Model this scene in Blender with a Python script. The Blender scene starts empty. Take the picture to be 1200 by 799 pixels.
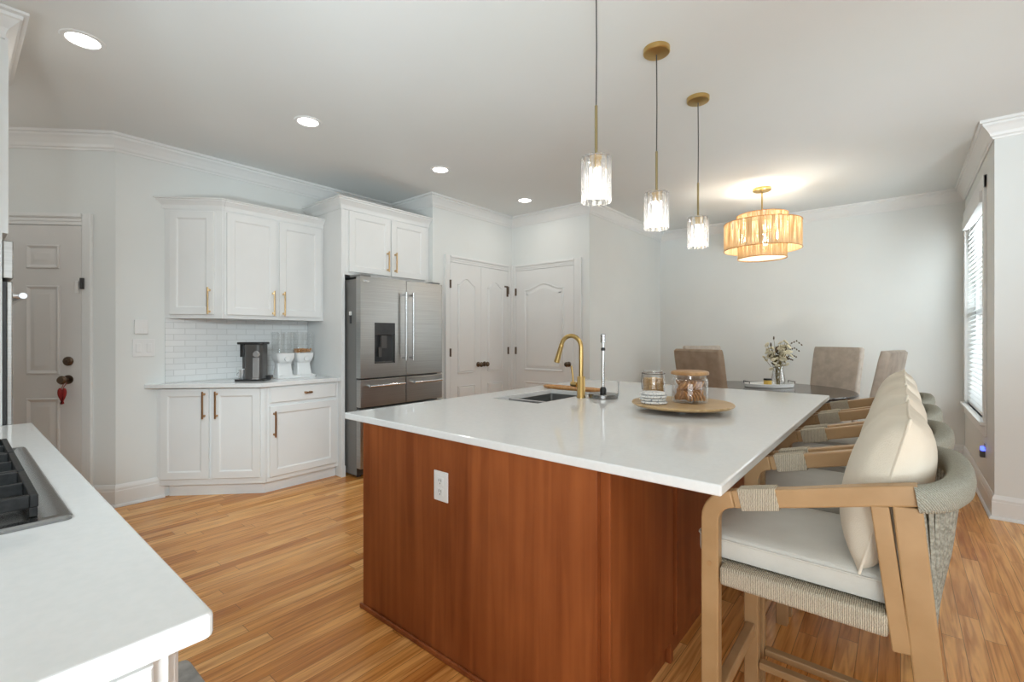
import bpy, bmesh, math, random
from mathutils import Vector, Matrix
random.seed(7)
sc = bpy.context.scene
C = sc.collection
PI = math.pi
# ------------------------------------------------------------------ camera, world, exposure
TH = math.atan2(455, 548)
cam = bpy.data.objects.new('camera', bpy.data.cameras.new('camera')); C.objects.link(cam)
cam.location = (0, 0, 1.28); cam.rotation_euler = (PI/2, 0, TH)
cam.data.sensor_width = 36; cam.data.lens = 548/1200*36; cam.data.shift_y = -5.5/1200
cam.data.clip_start = 0.02
sc.camera = cam
sc.view_settings.view_transform = 'Standard'; sc.view_settings.look = 'None'
sc.view_settings.gamma = 1; sc.view_settings.use_curve_mapping = False
sc.view_settings.exposure = 0.14
w = bpy.data.worlds.new('sky'); sc.world = w; w.use_nodes = True
w.node_tree.nodes['Background'].inputs[0].default_value = (0.93, 0.97, 1.0, 1)
w.node_tree.nodes['Background'].inputs[1].default_value = 1.6
H = 2.79

def light(name, kind, loc, energy, color=(1, 1, 1), rot=(0, 0, 0), parent=None, **kw):
    l = bpy.data.lights.new(name, kind); l.energy = energy; l.color = color
    for k, v in kw.items(): setattr(l, k, v)
    o = bpy.data.objects.new(name, l); C.objects.link(o)
    o.location = loc; o.rotation_euler = rot
    if parent: o.parent = parent; o.location = Vector(loc) - parent.location
    return o
# daylight entering by the windows behind and beside the camera
def aim(loc, to): return (Vector(to)-Vector(loc)).to_track_quat('-Z', 'Y').to_euler()
def area(name, loc, to, energy, color, sx, sy): return light(name, 'AREA', loc, energy, color, aim(loc, to), shape='RECTANGLE', size=sx, size_y=sy)
DAY = (.90, .975, 1.0)
area('window_daylight', (1.2, -2.36, 1.50), (-.6, 2.0, 1.9), 46, DAY, 3.0, 1.7)
area('window_daylight_side', (3.06, 1.6, 1.5), (-1.2, 4.6, 1.7), 3.5, DAY, 3.0, 1.7)
area('window_daylight_dining', (.625, 5.81, 1.52), (-2, 5.6, 1.3), 27, DAY, 1.25, 1.7)
light('hall_fill', 'POINT', (-4.5, -.25, 2.45), 2.6, (1, .97, .93), shadow_soft_size=.12)  # unseen fill light added to brighten the hall door
# added unseen fill lights, most of them bounced off the ceiling
for nm_, lo_, to_, en_, sp_ in (('bounce_fill', (1.1, -1.9, .5), (-.6, 1.2, 2.79), 17, 74), ('bounce_fill_kitchen', (.9, -.9, .6), (-2.6, .9, 2.79), 14, 60), ('bounce_fill_dining', (1.7, 1.0, .4), (-.6, 5.0, 2.79), 7, 50),
                                ('camera_fill', (.5, -.6, 2.05), (-4.2, 1.6, .55), 5.6, 38)):
    area(nm_, lo_, to_, en_, (.79, .93, 1.0), .6, .6).data.spread = math.radians(sp_)

# ------------------------------------------------------------------ materials
def mat(name, col, rough=0.5, metal=0.0, spec=0.5, **kw):
    m = bpy.data.materials.new(name); m.use_nodes = True
    b = m.node_tree.nodes['Principled BSDF']
    b.inputs['Base Color'].default_value = (*col, 1); b.inputs['Roughness'].default_value = rough
    b.inputs['Metallic'].default_value = metal; b.inputs['Specular IOR Level'].default_value = spec
    for k, v in kw.items(): b.inputs[k].default_value = v
    return m
def NT(m):
    t = m.node_tree; return t, t.nodes, t.links, t.nodes['Principled BSDF']
def node(t, typ, **kw):
    n = t.nodes.new(typ)
    for k, v in kw.items(): setattr(n, k, v)
    return n
def noisy(m, c1, c2, scale=(8, 8, 8), detail=4, bump=0.0, bscale=None, lo=0.35, hi=0.65, rough=None):
    """procedural colour variation in object space, optional bump"""
    t, N, L, b = NT(m)
    tc = node(t, 'ShaderNodeTexCoord'); mp = node(t, 'ShaderNodeMapping'); mp.inputs['Scale'].default_value = scale
    nz = node(t, 'ShaderNodeTexNoise'); nz.inputs['Scale'].default_value = 1; nz.inputs['Detail'].default_value = detail
    L.new(tc.outputs['Object'], mp.inputs['Vector']); L.new(mp.outputs['Vector'], nz.inputs['Vector'])
    r = node(t, 'ShaderNodeValToRGB'); r.color_ramp.elements[0].position = lo; r.color_ramp.elements[1].position = hi
    r.color_ramp.elements[0].color = (*c1, 1); r.color_ramp.elements[1].color = (*c2, 1)
    L.new(nz.outputs['Fac'], r.inputs['Fac']); L.new(r.outputs['Color'], b.inputs['Base Color'])
    if bump:
        src = nz
        if bscale:
            mp2 = node(t, 'ShaderNodeMapping'); mp2.inputs['Scale'].default_value = bscale
            src = node(t, 'ShaderNodeTexNoise'); src.inputs['Scale'].default_value = 1; src.inputs['Detail'].default_value = 2
            L.new(tc.outputs['Object'], mp2.inputs['Vector']); L.new(mp2.outputs['Vector'], src.inputs['Vector'])
        bp = node(t, 'ShaderNodeBump'); bp.inputs['Strength'].default_value = bump; bp.inputs['Distance'].default_value = 0.003
        L.new(src.outputs['Fac'], bp.inputs['Height']); L.new(bp.outputs['Normal'], b.inputs['Normal'])
    return m
def waved(m, direction, scale, bump=0.6, dist=0.004, c1=None, c2=None, wob=0.6):
    """ribbing across an axis (rope wraps, woven cane)"""
    t, N, L, b = NT(m)
    tc = node(t, 'ShaderNodeTexCoord')
    wv = node(t, 'ShaderNodeTexWave', bands_direction=direction); wv.inputs['Scale'].default_value = scale
    wv.inputs['Distortion'].default_value = wob; wv.inputs['Detail'].default_value = 2; wv.inputs['Detail Scale'].default_value = 3
    L.new(tc.outputs['Object'], wv.inputs['Vector'])
    nz = node(t, 'ShaderNodeTexNoise'); nz.inputs['Scale'].default_value = 260; nz.inputs['Detail'].default_value = 2
    L.new(tc.outputs['Object'], nz.inputs['Vector'])
    mx = node(t, 'ShaderNodeMath', operation='MULTIPLY_ADD'); mx.inputs[1].default_value = 0.45
    L.new(nz.outputs['Fac'], mx.inputs[0]); L.new(wv.outputs['Fac'], mx.inputs[2])
    bp = node(t, 'ShaderNodeBump'); bp.inputs['Strength'].default_value = bump; bp.inputs['Distance'].default_value = dist
    L.new(mx.outputs[0], bp.inputs['Height']); L.new(bp.outputs['Normal'], b.inputs['Normal'])
    if c1:
        r = node(t, 'ShaderNodeValToRGB'); r.color_ramp.elements[0].color = (*c1, 1); r.color_ramp.elements[1].color = (*c2, 1)
        r.color_ramp.elements[0].position = 0.1; r.color_ramp.elements[1].position = 1.0
        L.new(mx.outputs[0], r.inputs['Fac']); L.new(r.outputs['Color'], b.inputs['Base Color'])
    return m
def emit(name, col, strength):
    m = bpy.data.materials.new(name); m.use_nodes = True; t = m.node_tree; t.nodes.clear()
    e = node(t, 'ShaderNodeEmission'); o = node(t, 'ShaderNodeOutputMaterial')
    e.inputs[0].default_value = (*col, 1); e.inputs[1].default_value = strength
    t.links.new(e.outputs[0], o.inputs[0]); return m
def glass(name, tint=(1, 1, 1), refl=0.12, rough=0.02):
    """clear glass: see-through with a fresnel sheen"""
    m = bpy.data.materials.new(name); m.use_nodes = True; t = m.node_tree; t.nodes.clear()
    tr = node(t, 'ShaderNodeBsdfTransparent'); tr.inputs[0].default_value = (*tint, 1)
    gl = node(t, 'ShaderNodeBsdfGlossy'); gl.inputs['Roughness'].default_value = rough
    lw = node(t, 'ShaderNodeLayerWeight'); lw.inputs[0].default_value = 0.35
    ma = node(t, 'ShaderNodeMath', operation='MULTIPLY_ADD'); ma.inputs[1].default_value = 0.45; ma.inputs[2].default_value = refl*0.4
    mx = node(t, 'ShaderNodeMixShader'); o = node(t, 'ShaderNodeOutputMaterial')
    L = t.links; L.new(lw.outputs['Facing'], ma.inputs[0]); L.new(ma.outputs[0], mx.inputs[0])
    L.new(tr.outputs[0], mx.inputs[1]); L.new(gl.outputs[0], mx.inputs[2]); L.new(mx.outputs[0], o.inputs[0]); return m

M = {}
M['wall'] = noisy(mat('wall_paint', (.78, .80, .785), .6, spec=.3), (.77, .79, .775), (.79, .81, .795), (1.5, 1.5, 1.5))
M['ceil'] = noisy(mat('ceiling_paint', (.77, .78, .77), .8, spec=.15), (.79, .81, .795), (.81, .825, .815), (1.2, 1.2, 1.2))
M['trim'] = noisy(mat('trim_paint', (.80, .805, .795), .35), (.80, .805, .795), (.82, .825, .815), (3, 3, 3))
M['cab'] = noisy(mat('cabinet_paint', (.80, .805, .795), .35), (.795, .80, .79), (.82, .825, .815), (3, 3, 3))
M['hdoor'] = noisy(mat('entry_door_paint', (.74, .73, .715), .42), (.73, .72, .705), (.755, .745, .73), (3, 3, 3))
M['quartz'] = noisy(mat('white_quartz', (.80, .81, .80), .09, spec=.55), (.785, .795, .79), (.815, .82, .815), (60, 60, 60))
M['brass'] = mat('brushed_brass', (.62, .43, .17), .28, 1.0)
M['oldbrass'] = mat('antique_brass', (.36, .29, .15), .35, 1.0)
M['bronze'] = mat('copper_bronze_pull', (.44, .26, .13), .32, 1.0)
M['gold'] = mat('champagne_gold_pull', (.62, .44, .24), .3, 1.0)
M['oldbronze'] = mat('aged_bronze', (.16, .12, .09), .3, 1.0)
M['steel'] = noisy(mat('stainless_steel', (.40, .395, .38), .33, 1.0), (.375, .37, .355), (.425, .42, .405), (2, 2, 160), bump=.025, bscale=(3, 3, 300))
M['darksteel'] = mat('dark_steel', (.26, .26, .255), .24, 1.0)
M['sinksteel'] = mat('sink_steel', (.30, .305, .30), .36, 1.0)
M['chrome'] = mat('polished_chrome', (.60, .61, .62), .14, 1.0)
M['fridgeside'] = mat('fridge_side_grey', (.20, .20, .195), .45, .3)
M['black'] = noisy(mat('black_plastic', (.02, .02, .021), .35), (.018, .018, .019), (.03, .03, .03), (9, 9, 9))
M['graphite'] = mat('graphite_plastic', (.075, .07, .066), .33)
M['silver'] = mat('silver_plastic', (.66, .66, .66), .25, .7)
M['iron'] = noisy(mat('cast_iron', (.012, .012, .012), .55, spec=.3), (.008, .008, .008), (.018, .018, .018), (80, 80, 80), bump=.2)
M['whitepl'] = noisy(mat('white_plastic', (.80, .80, .79), .3), (.79, .79, .78), (.82, .82, .81), (6, 6, 6))
M['glass'] = glass('clear_glass')
M['acrylic'] = glass('clear_acrylic', (.96, .97, .97), .2, .05)
M['pane'] = glass('window_pane', (1, 1, 1), .1)
M['slot'] = mat('dark_slot', (.05, .05, .05), .5)
M['linen'] = noisy(mat('cream_linen', (.70, .66, .58), .9, spec=.15), (.72, .65, .535), (.80, .73, .615), (5, 5, 5), bump=.35, bscale=(420, 420, 420))
M['seatlinen'] = noisy(mat('grey_linen', (.60, .58, .53), .9, spec=.15), (.57, .55, .50), (.64, .62, .57), (5, 5, 5), bump=.35, bscale=(420, 420, 420))
M['chairfab'] = noisy(mat('taupe_fabric', (.36, .31, .26), .95, spec=.1), (.43, .375, .32), (.52, .46, .395), (14, 14, 14), bump=.4, bscale=(350, 350, 350))
M['chairfab2'] = noisy(mat('brown_fabric', (.26, .185, .125), .95, spec=.1), (.30, .225, .16), (.37, .285, .21), (14, 14, 14), bump=.4, bscale=(350, 350, 350))
M['espresso'] = noisy(mat('espresso_wood', (.045, .03, .024), .16), (.035, .024, .02), (.06, .042, .033), (3, 30, 3))
M['darkleg'] = mat('dark_leg_wood', (.05, .032, .024), .35)
M['honey'] = noisy(mat('honey_wood', (.50, .30, .145), .42), (.37, .22, .098), (.46, .285, .14), (9, 9, 9), detail=6, lo=.3, hi=.7)
M['rope'] = waved(mat('seagrass_rope', (.47, .43, .36), .95, spec=.1), 'X', 75, .8, .003, (.28, .23, .16), (.70, .62, .49), 2.5)
M['greyrope'] = waved(mat('grey_green_rope', (.36, .36, .31), .95, spec=.1), 'DIAGONAL', 95, .8, .002, (.27, .265, .215), (.45, .44, .375), 4.0)
M['backcord'] = noisy(mat('grey_back_cord', (.34, .335, .285), .95, spec=.1), (.24, .235, .195), (.44, .43, .37), (120, 120, 120), bump=.5)
M['cork'] = noisy(mat('acacia_wood', (.40, .22, .09), .4), (.33, .17, .065), (.48, .28, .125), (6, 60, 6), detail=6)
M['boardwood'] = noisy(mat('light_board_wood', (.52, .35, .17), .38), (.45, .29, .13), (.60, .42, .22), (9, 70, 9), detail=6)
M['orangewood'] = noisy(mat('orange_board_wood', (.56, .28, .09), .3), (.48, .22, .065), (.64, .34, .12), (70, 9, 9), detail=6)
M['cookie'] = noisy(mat('cookie_brown', (.55, .26, .08), .8), (.45, .19, .05), (.66, .34, .12), (60, 60, 60), bump=.5)
M['cracker'] = noisy(mat('cracker_gold', (.60, .38, .16), .85), (.50, .29, .11), (.68, .46, .22), (60, 60, 60), bump=.5)
M['red'] = mat('red_felt', (.30, .018, .016), .7)
M['blindw'] = mat('white_blind', (.86, .87, .87), .5, **{'Transmission Weight': 0.0})
M['matgrey'] = noisy(mat('grey_mat', (.42, .42, .40), .8), (.33, .33, .32), (.55, .55, .53), (14, 14, 14), detail=6, bump=.3)
M['petal'] = mat('cream_petal', (.74, .68, .50), .8)
M['pod'] = mat('dark_seed_pod', (.10, .07, .04), .8)
M['stem'] = mat('dry_stem', (.22, .17, .06), .8)
M['candle'] = mat('yellow_wax', (.70, .46, .10), .5)
M['cord'] = mat('grey_cord', (.055, .052, .05), .6)
M['bulb'] = emit('warm_white_bulb', (1.0, .96, .90), 11)
M['bulbw'] = emit('soft_bulb', (1.0, .84, .60), 14)
M['lens'] = emit('downlight_lens', (1.0, .97, .92), 9)
M['led'] = emit('blue_led', (.05, .08, 1.0), 5)
# translucent slats let daylight glow through
t, N, L, b = NT(M['blindw'])
tl = node(t, 'ShaderNodeBsdfTranslucent'); tl.inputs[0].default_value = (.92, .95, .96, 1)
mx = node(t, 'ShaderNodeMixShader'); mx.inputs[0].default_value = .45
L.new(b.outputs[0], mx.inputs[1]); L.new(tl.outputs[0], mx.inputs[2]); L.new(mx.outputs[0], N['Material Output'].inputs[0])
# cut crystal
M['crystal'] = mat('cut_crystal', (1, 1, 1), .03, **{'Transmission Weight': 1.0, 'IOR': 1.5})
t, N, L, b = NT(M['crystal'])
tr = node(t, 'ShaderNodeBsdfTransparent'); mx = node(t, 'ShaderNodeMixShader'); mx.inputs[0].default_value = .40
tl = node(t, 'ShaderNodeBsdfTranslucent'); m2 = node(t, 'ShaderNodeMixShader'); m2.inputs[0].default_value = .08; tl.inputs[0].default_value = (.95, .96, .97, 1)
L.new(b.outputs[0], mx.inputs[1]); L.new(tr.outputs[0], mx.inputs[2]); L.new(mx.outputs[0], m2.inputs[1]); L.new(tl.outputs[0], m2.inputs[2]); L.new(m2.outputs[0], N['Material Output'].inputs[0])
# woven raffia shade: strands with gaps, glowing through
m = M['raffia'] = mat('raffia_strands', (.62, .40, .18), .85, spec=.1)
t, N, L, b = NT(m)
tc = node(t, 'ShaderNodeTexCoord'); sx = node(t, 'ShaderNodeSeparateXYZ'); at = node(t, 'ShaderNodeMath', operation='ARCTAN2')
L.new(tc.outputs['Object'], sx.inputs[0]); L.new(sx.outputs[0], at.inputs[0]); L.new(sx.outputs[1], at.inputs[1])
cb = node(t, 'ShaderNodeCombineXYZ'); ms = node(t, 'ShaderNodeMath', operation='MULTIPLY'); ms.inputs[1].default_value = 55
mz = node(t, 'ShaderNodeMath', operation='MULTIPLY'); mz.inputs[1].default_value = 2.5
L.new(at.outputs[0], ms.inputs[0]); L.new(ms.outputs[0], cb.inputs[0]); L.new(sx.outputs[2], mz.inputs[0]); L.new(mz.outputs[0], cb.inputs[2])
nz = node(t, 'ShaderNodeTexNoise'); nz.inputs['Scale'].default_value = 1; nz.inputs['Detail'].default_value = 3; L.new(cb.outputs[0], nz.inputs['Vector'])
r = node(t, 'ShaderNodeValToRGB'); r.color_ramp.elements[0].color = (.50, .32, .13, 1); r.color_ramp.elements[1].color = (.90, .76, .54, 1)
r.color_ramp.elements[0].position = .35; r.color_ramp.elements[1].position = .65
L.new(nz.outputs['Fac'], r.inputs['Fac']); L.new(r.outputs['Color'], b.inputs['Base Color'])
tl = node(t, 'ShaderNodeBsdfTranslucent'); L.new(r.outputs['Color'], tl.inputs[0])
mx = node(t, 'ShaderNodeMixShader'); mx.inputs[0].default_value = .38
L.new(b.outputs[0], mx.inputs[1]); L.new(tl.outputs[0], mx.inputs[2])
tr = node(t, 'ShaderNodeBsdfTransparent'); gp = node(t, 'ShaderNodeMath', operation='GREATER_THAN'); gp.inputs[1].default_value = .545
L.new(nz.outputs['Fac'], gp.inputs[0]); m2 = node(t, 'ShaderNodeMixShader'); L.new(gp.outputs[0], m2.inputs[0])
L.new(mx.outputs[0], m2.inputs[1]); L.new(tr.outputs[0], m2.inputs[2]); L.new(m2.outputs[0], N['Material Output'].inputs[0])
m = M['diffuser'] = mat('shade_lining', (.90, .88, .82), .8)
t, N, L, b = NT(m)
tl = node(t, 'ShaderNodeBsdfTranslucent'); tl.inputs[0].default_value = (.95, .93, .88, 1); mx = node(t, 'ShaderNodeMixShader'); mx.inputs[0].default_value = .65
L.new(b.outputs[0], mx.inputs[1]); L.new(tl.outputs[0], mx.inputs[2]); L.new(mx.outputs[0], N['Material Output'].inputs[0])
# oak strip floor, boards running along Y
m = M['oak'] = mat('oak_strip_floor', (.55, .27, .11), .25, spec=.35)
t, N, L, b = NT(m)
def mth(op, a, bb=None, c=None):
    n = node(t, 'ShaderNodeMath', operation=op)
    for i, v in enumerate((a, bb, c)):
        if v is None: continue
        if isinstance(v, (int, float)): n.inputs[i].default_value = v
        else: L.new(v, n.inputs[i])
    return n.outputs[0]
tc = node(t, 'ShaderNodeTexCoord'); sx = node(t, 'ShaderNodeSeparateXYZ'); L.new(tc.outputs['Object'], sx.inputs[0])
xs = mth('DIVIDE', sx.outputs[0], .068); row = mth('FLOOR', xs); fx_ = mth('FRACT', xs)
wn = node(t, 'ShaderNodeTexWhiteNoise', noise_dimensions='1D'); L.new(row, wn.inputs['W'])
ys = mth('ADD', mth('DIVIDE', sx.outputs[1], .95), mth('MULTIPLY', wn.outputs['Value'], 13.7)); col = mth('FLOOR', ys); fy_ = mth('FRACT', ys)
cb = node(t, 'ShaderNodeCombineXYZ'); L.new(row, cb.inputs[0]); L.new(col, cb.inputs[1])
w2 = node(t, 'ShaderNodeTexWhiteNoise', noise_dimensions='2D'); L.new(cb.outputs[0], w2.inputs['Vector'])
r = node(t, 'ShaderNodeValToRGB'); E_ = r.color_ramp.elements
E_[0].color = (.62, .25, .060, 1); E_[1].color = (.97, .57, .22, 1)
e = E_.new(.3); e.color = (.80, .385, .110, 1); e = E_.new(.7); e.color = (.89, .46, .150, 1)
L.new(w2.outputs['Value'], r.inputs['Fac'])
# grain: long streaks plus cathedral figure, offset per board
cg = node(t, 'ShaderNodeCombineXYZ')
L.new(mth('MULTIPLY_ADD', sx.outputs[0], 40, mth('MULTIPLY', w2.outputs['Value'], 90)), cg.inputs[0]); L.new(mth('MULTIPLY', sx.outputs[1], 2.2), cg.inputs[1])
g = node(t, 'ShaderNodeTexNoise'); g.inputs['Scale'].default_value = 1; g.inputs['Detail'].default_value = 5; g.inputs['Distortion'].default_value = 1.2
L.new(cg.outputs[0], g.inputs['Vector'])
gr = node(t, 'ShaderNodeValToRGB'); gr.color_ramp.elements[0].position = .30; gr.color_ramp.elements[1].position = .62
gr.color_ramp.elements[0].color = (.56, .39, .26, 1); gr.color_ramp.elements[1].color = (1.06, 1.05, 1.02, 1)
L.new(g.outputs['Fac'], gr.inputs['Fac'])
mc = node(t, 'ShaderNodeMix', data_type='RGBA', blend_type='MULTIPLY'); mc.inputs[0].default_value = .85
L.new(r.outputs['Color'], mc.inputs[6]); L.new(gr.outputs['Color'], mc.inputs[7])
seam = mth('MAXIMUM', mth('LESS_THAN', fx_, .035), mth('LESS_THAN', fy_, .0028))
m3 = node(t, 'ShaderNodeMix', data_type='RGBA'); L.new(mth('MULTIPLY', seam, .65), m3.inputs[0])
L.new(mc.outputs[2], m3.inputs[6]); m3.inputs[7].default_value = (.13, .05, .018, 1)
L.new(m3.outputs[2], b.inputs['Base Color'])
bp = node(t, 'ShaderNodeBump'); bp.inputs['Strength'].default_value = .12; bp.inputs['Distance'].default_value = .002
L.new(mth('SUBTRACT', g.outputs['Fac'], seam), bp.inputs['Height']); L.new(bp.outputs['Normal'], b.inputs['Normal'])
# stained cherry, vertical grain with blotches
m = M['cherry'] = mat('stained_cherry', (.20, .05, .014), .40, spec=.3)
t, N, L, b = NT(m)
tc = node(t, 'ShaderNodeTexCoord')
def nz_(sc_, det, dist=0):
    mp = node(t, 'ShaderNodeMapping'); mp.inputs['Scale'].default_value = sc_; L.new(tc.outputs['Object'], mp.inputs['Vector'])
    n = node(t, 'ShaderNodeTexNoise'); n.inputs['Scale'].default_value = 1; n.inputs['Detail'].default_value = det; n.inputs['Distortion'].default_value = dist
    L.new(mp.outputs['Vector'], n.inputs['Vector']); return n.outputs['Fac']
f = mth('ADD', mth('MULTIPLY', nz_((22, 22, 1.0), 5, .6), .55), mth('MULTIPLY', nz_((5, 5, 2.2), 4), .45))
r = node(t, 'ShaderNodeValToRGB'); r.color_ramp.elements[0].position = .36; r.color_ramp.elements[1].position = .64
r.color_ramp.elements[0].color = (.205, .050, .012, 1); r.color_ramp.elements[1].color = (.345, .100, .028, 1)
L.new(f, r.inputs['Fac']); L.new(r.outputs['Color'], b.inputs['Base Color'])
# glazed white subway tile
m = M['tile'] = mat('white_subway_tile', (.78, .79, .78), .14)
t, N, L, b = NT(m)
tc = node(t, 'ShaderNodeTexCoord'); sx = node(t, 'ShaderNodeSeparateXYZ'); cb = node(t, 'ShaderNodeCombineXYZ'); L.new(tc.outputs['Object'], sx.inputs[0])
L.new(sx.outputs[1], cb.inputs[0]); L.new(sx.outputs[2], cb.inputs[1])
bk = node(t, 'ShaderNodeTexBrick'); bk.inputs['Scale'].default_value = 1; bk.inputs['Brick Width'].default_value = .155; bk.inputs['Row Height'].default_value = .048
bk.inputs['Mortar Size'].default_value = .0022; bk.inputs['Color1'].default_value = (.76, .77, .765, 1); bk.inputs['Color2'].default_value = (.80, .81, .805, 1); bk.inputs['Mortar'].default_value = (.62, .63, .62, 1)
L.new(cb.outputs[0], bk.inputs['Vector']); L.new(bk.outputs['Color'], b.inputs['Base Color'])
bp = node(t, 'ShaderNodeBump'); bp.inputs['Strength'].default_value = .5; bp.inputs['Distance'].default_value = .002; bp.invert = True
L.new(bk.outputs['Fac'], bp.inputs['Height']); L.new(bp.outputs['Normal'], b.inputs['Normal'])
# crocheted cotton with blue flecks
m = M['crochet'] = mat('white_crochet', (.80, .79, .76), .95, spec=.1)
t, N, L, b = NT(m)
tc = node(t, 'ShaderNodeTexCoord'); v = node(t, 'ShaderNodeTexVoronoi'); v.inputs['Scale'].default_value = 95; L.new(tc.outputs['Object'], v.inputs['Vector'])
r = node(t, 'ShaderNodeValToRGB'); r.color_ramp.elements[0].color = (.82, .81, .78, 1); r.color_ramp.elements[1].color = (.30, .33, .38, 1)
r.color_ramp.elements[0].position = .60; r.color_ramp.elements[1].position = .80
L.new(v.outputs['Distance'], r.inputs['Fac']); L.new(r.outputs['Color'], b.inputs['Base Color'])
bp = node(t, 'ShaderNodeBump'); bp.inputs['Strength'].default_value = .8; bp.inputs['Distance'].default_value = .004; bp.invert = True
L.new(v.outputs['Distance'], bp.inputs['Height']); L.new(bp.outputs['Normal'], b.inputs['Normal'])

# ------------------------------------------------------------------ mesh builder
def W(o):
    m = o.matrix_basis.copy()
    while o.parent: o = o.parent; m = o.matrix_basis @ m
    return m
class MB:
    def __init__(s, m=None): s.v = []; s.f = []; s.M = m or Matrix()
    def add(s, vs, fs):
        k = len(s.v); s.v += [s.M @ Vector(p) for p in vs]; s.f += [tuple(i+k for i in f) for f in fs]; return s
    def box(s, x0, x1, y0, y1, z0, z1):
        vs = [(x, y, z) for z in (z0, z1) for y in (y0, y1) for x in (x0, x1)]
        return s.add(vs, [(0, 2, 3, 1), (4, 5, 7, 6), (0, 1, 5, 4), (2, 6, 7, 3), (0, 4, 6, 2), (1, 3, 7, 5)])
    def loops(s, ls, cap0=True, cap1=True, closed=False):
        n = len(ls[0]); vs = [p for l in ls for p in l]; fs = []
        m = len(ls)
        for i in range(m if closed else m-1):
            a, b = i*n, ((i+1) % m)*n
            for j in range(n): fs.append((a+j, a+(j+1) % n, b+(j+1) % n, b+j))
        if not closed:
            if cap0: fs.append(tuple(range(n-1, -1, -1)))
            if cap1: fs.append(tuple(range((m-1)*n, m*n)))
        return s.add(vs, fs)
    def prism(s, poly, z0, z1): return s.loops([[(x, y, z) for x, y in poly] for z in (z0, z1)])
    def lathe(s, c, prof, n=32, cap0=True, cap1=True):
        c = Vector(c)
        return s.loops([[(c.x+r*math.cos(2*PI*j/n), c.y+r*math.sin(2*PI*j/n), c.z+z) for j in range(n)] for r, z in prof], cap0, cap1)
    def sect(s, pts, secs, closed=False, up=(0, 0, 1)):
        """sweep a cross-section: secs(i) -> list of (side, up) offsets"""
        P = [Vector(p) for p in pts]; n = len(P); ls = []; up = Vector(up)
        prev = None
        for i in range(n):
            a = P[i-1] if (closed or i > 0) else P[i]; b = P[(i+1) % n] if (closed or i < n-1) else P[i]
            tg = (b-a).normalized()
            if prev is None or up is not None:
                sd = tg.cross(up)
                if sd.length < 1e-4: sd = prev if prev is not None else tg.orthogonal()
                sd.normalize()
            prev = sd; nn = sd.cross(tg).normalized()
            ls.append([P[i]+sd*x+nn*y for x, y in secs(i)])
        return s.loops(ls, closed=closed)
    def tube(s, pts, r, n=10, closed=False, up=(0, 0, 1)):
        rr = r if isinstance(r, (list, tuple)) else [r]*len(pts)
        return s.sect(pts, lambda i: [(rr[i]*math.cos(2*PI*j/n), rr[i]*math.sin(2*PI*j/n)) for j in range(n)], closed, up)
    def bar(s, pts, w_, h_, up=(0, 0, 1), closed=False):
        return s.sect(pts, lambda i: [(-w_/2, -h_/2), (w_/2, -h_/2), (w_/2, h_/2), (-w_/2, h_/2)], closed, up)
    def cyl(s, a, b, r0, r1=None, n=20):
        a = Vector(a); b = Vector(b); d = (b-a).normalized()
        up = (0, 0, 1) if abs(d.z) < .9 else (1, 0, 0)
        return s.tube([a, b], [r0, r0 if r1 is None else r1], n, up=up)
    def sphere(s, c, r, n=14, k=8, sz=1.0):
        return s.lathe(c, [(max(1e-4, r*math.sin(PI*i/k)), -r*sz*math.cos(PI*i/k)) for i in range(k+1)], n)
    def build(s, name, m, parent=None, bev=0, seg=2, smooth=None, sub=0):
        me = bpy.data.meshes.new(name)
        if parent is not None: inv = W(parent).inverted()
        else: inv = Matrix()
        vs = [inv @ p for p in s.v]
        off = Vector((0, 0, 0))
        me.from_pydata([tuple(p) for p in vs], [], s.f)
        bm = bmesh.new(); bm.from_mesh(me); bmesh.ops.recalc_face_normals(bm, faces=bm.faces); bm.to_mesh(me); bm.free()
        me.materials.append(M[m] if isinstance(m, str) else m)
        o = bpy.data.objects.new(name, me); C.objects.link(o)
        if parent is not None: o.parent = parent
        if smooth is not None:
            me.shade_smooth(); me.set_sharp_from_angle(angle=math.radians(smooth))
        if sub:
            md = o.modifiers.new('subdivision', 'SUBSURF'); md.levels = sub; md.render_levels = sub
        if bev:
            md = o.modifiers.new('bevel', 'BEVEL'); md.width = bev; md.segments = seg; md.limit_method = 'ANGLE'; md.angle_limit = math.radians(40)
        return o
def frame(O, u):
    """local (across, out, up) -> world, looking straight at the face; u is the viewer's right"""
    u = Vector((u[0], u[1], 0)).normalized(); n = u.cross(Vector((0, 0, 1)))
    m = Matrix.Identity(4)
    for i in range(3): m[i][0] = u[i]; m[i][1] = n[i]; m[i][2] = (0, 0, 1)[i]; m[i][3] = (*O, 0)[i] if len(O) == 2 else O[i]
    return m
def tag(o, label=None, cat=None, group=None, kind=None):
    if label: o['label'] = label
    if cat: o['category'] = cat
    if group: o['group'] = group
    if kind: o['kind'] = kind
    return o
def thing(name, loc, label, cat, group=None, rz=0):
    o = bpy.data.objects.new(name, None); C.objects.link(o); o.location = loc; o.rotation_euler = (0, 0, rz); o.empty_display_size = .1
    return tag(o, label, cat, group)
def struct(o, label=None, cat=None): return tag(o, label, cat, kind='structure')
def sroot(name, loc, label=None, cat=None): return struct(thing(name, loc, label, cat), label, cat)
def copy_tree(o, parent=None):
    c = o.copy(); C.objects.link(c)
    if parent is not None: c.parent = parent
    for ch in list(o.children): copy_tree(ch, c)
    return c
def offset(poly, d):
    """inset a closed 2D polygon (counter-clockwise) by d"""
    n = len(poly); out = []
    for i in range(n):
        p0, p1, p2 = Vector(poly[i-1]), Vector(poly[i]), Vector(poly[(i+1) % n])
        a = (p1-p0).normalized(); b = (p2-p1).normalized()
        na = Vector((-a.y, a.x)); nb = Vector((-b.y, b.x)); k = 1+na.dot(nb)
        out.append(tuple(p1+(na+nb)*(d/max(k, .2))))
    return out
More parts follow.
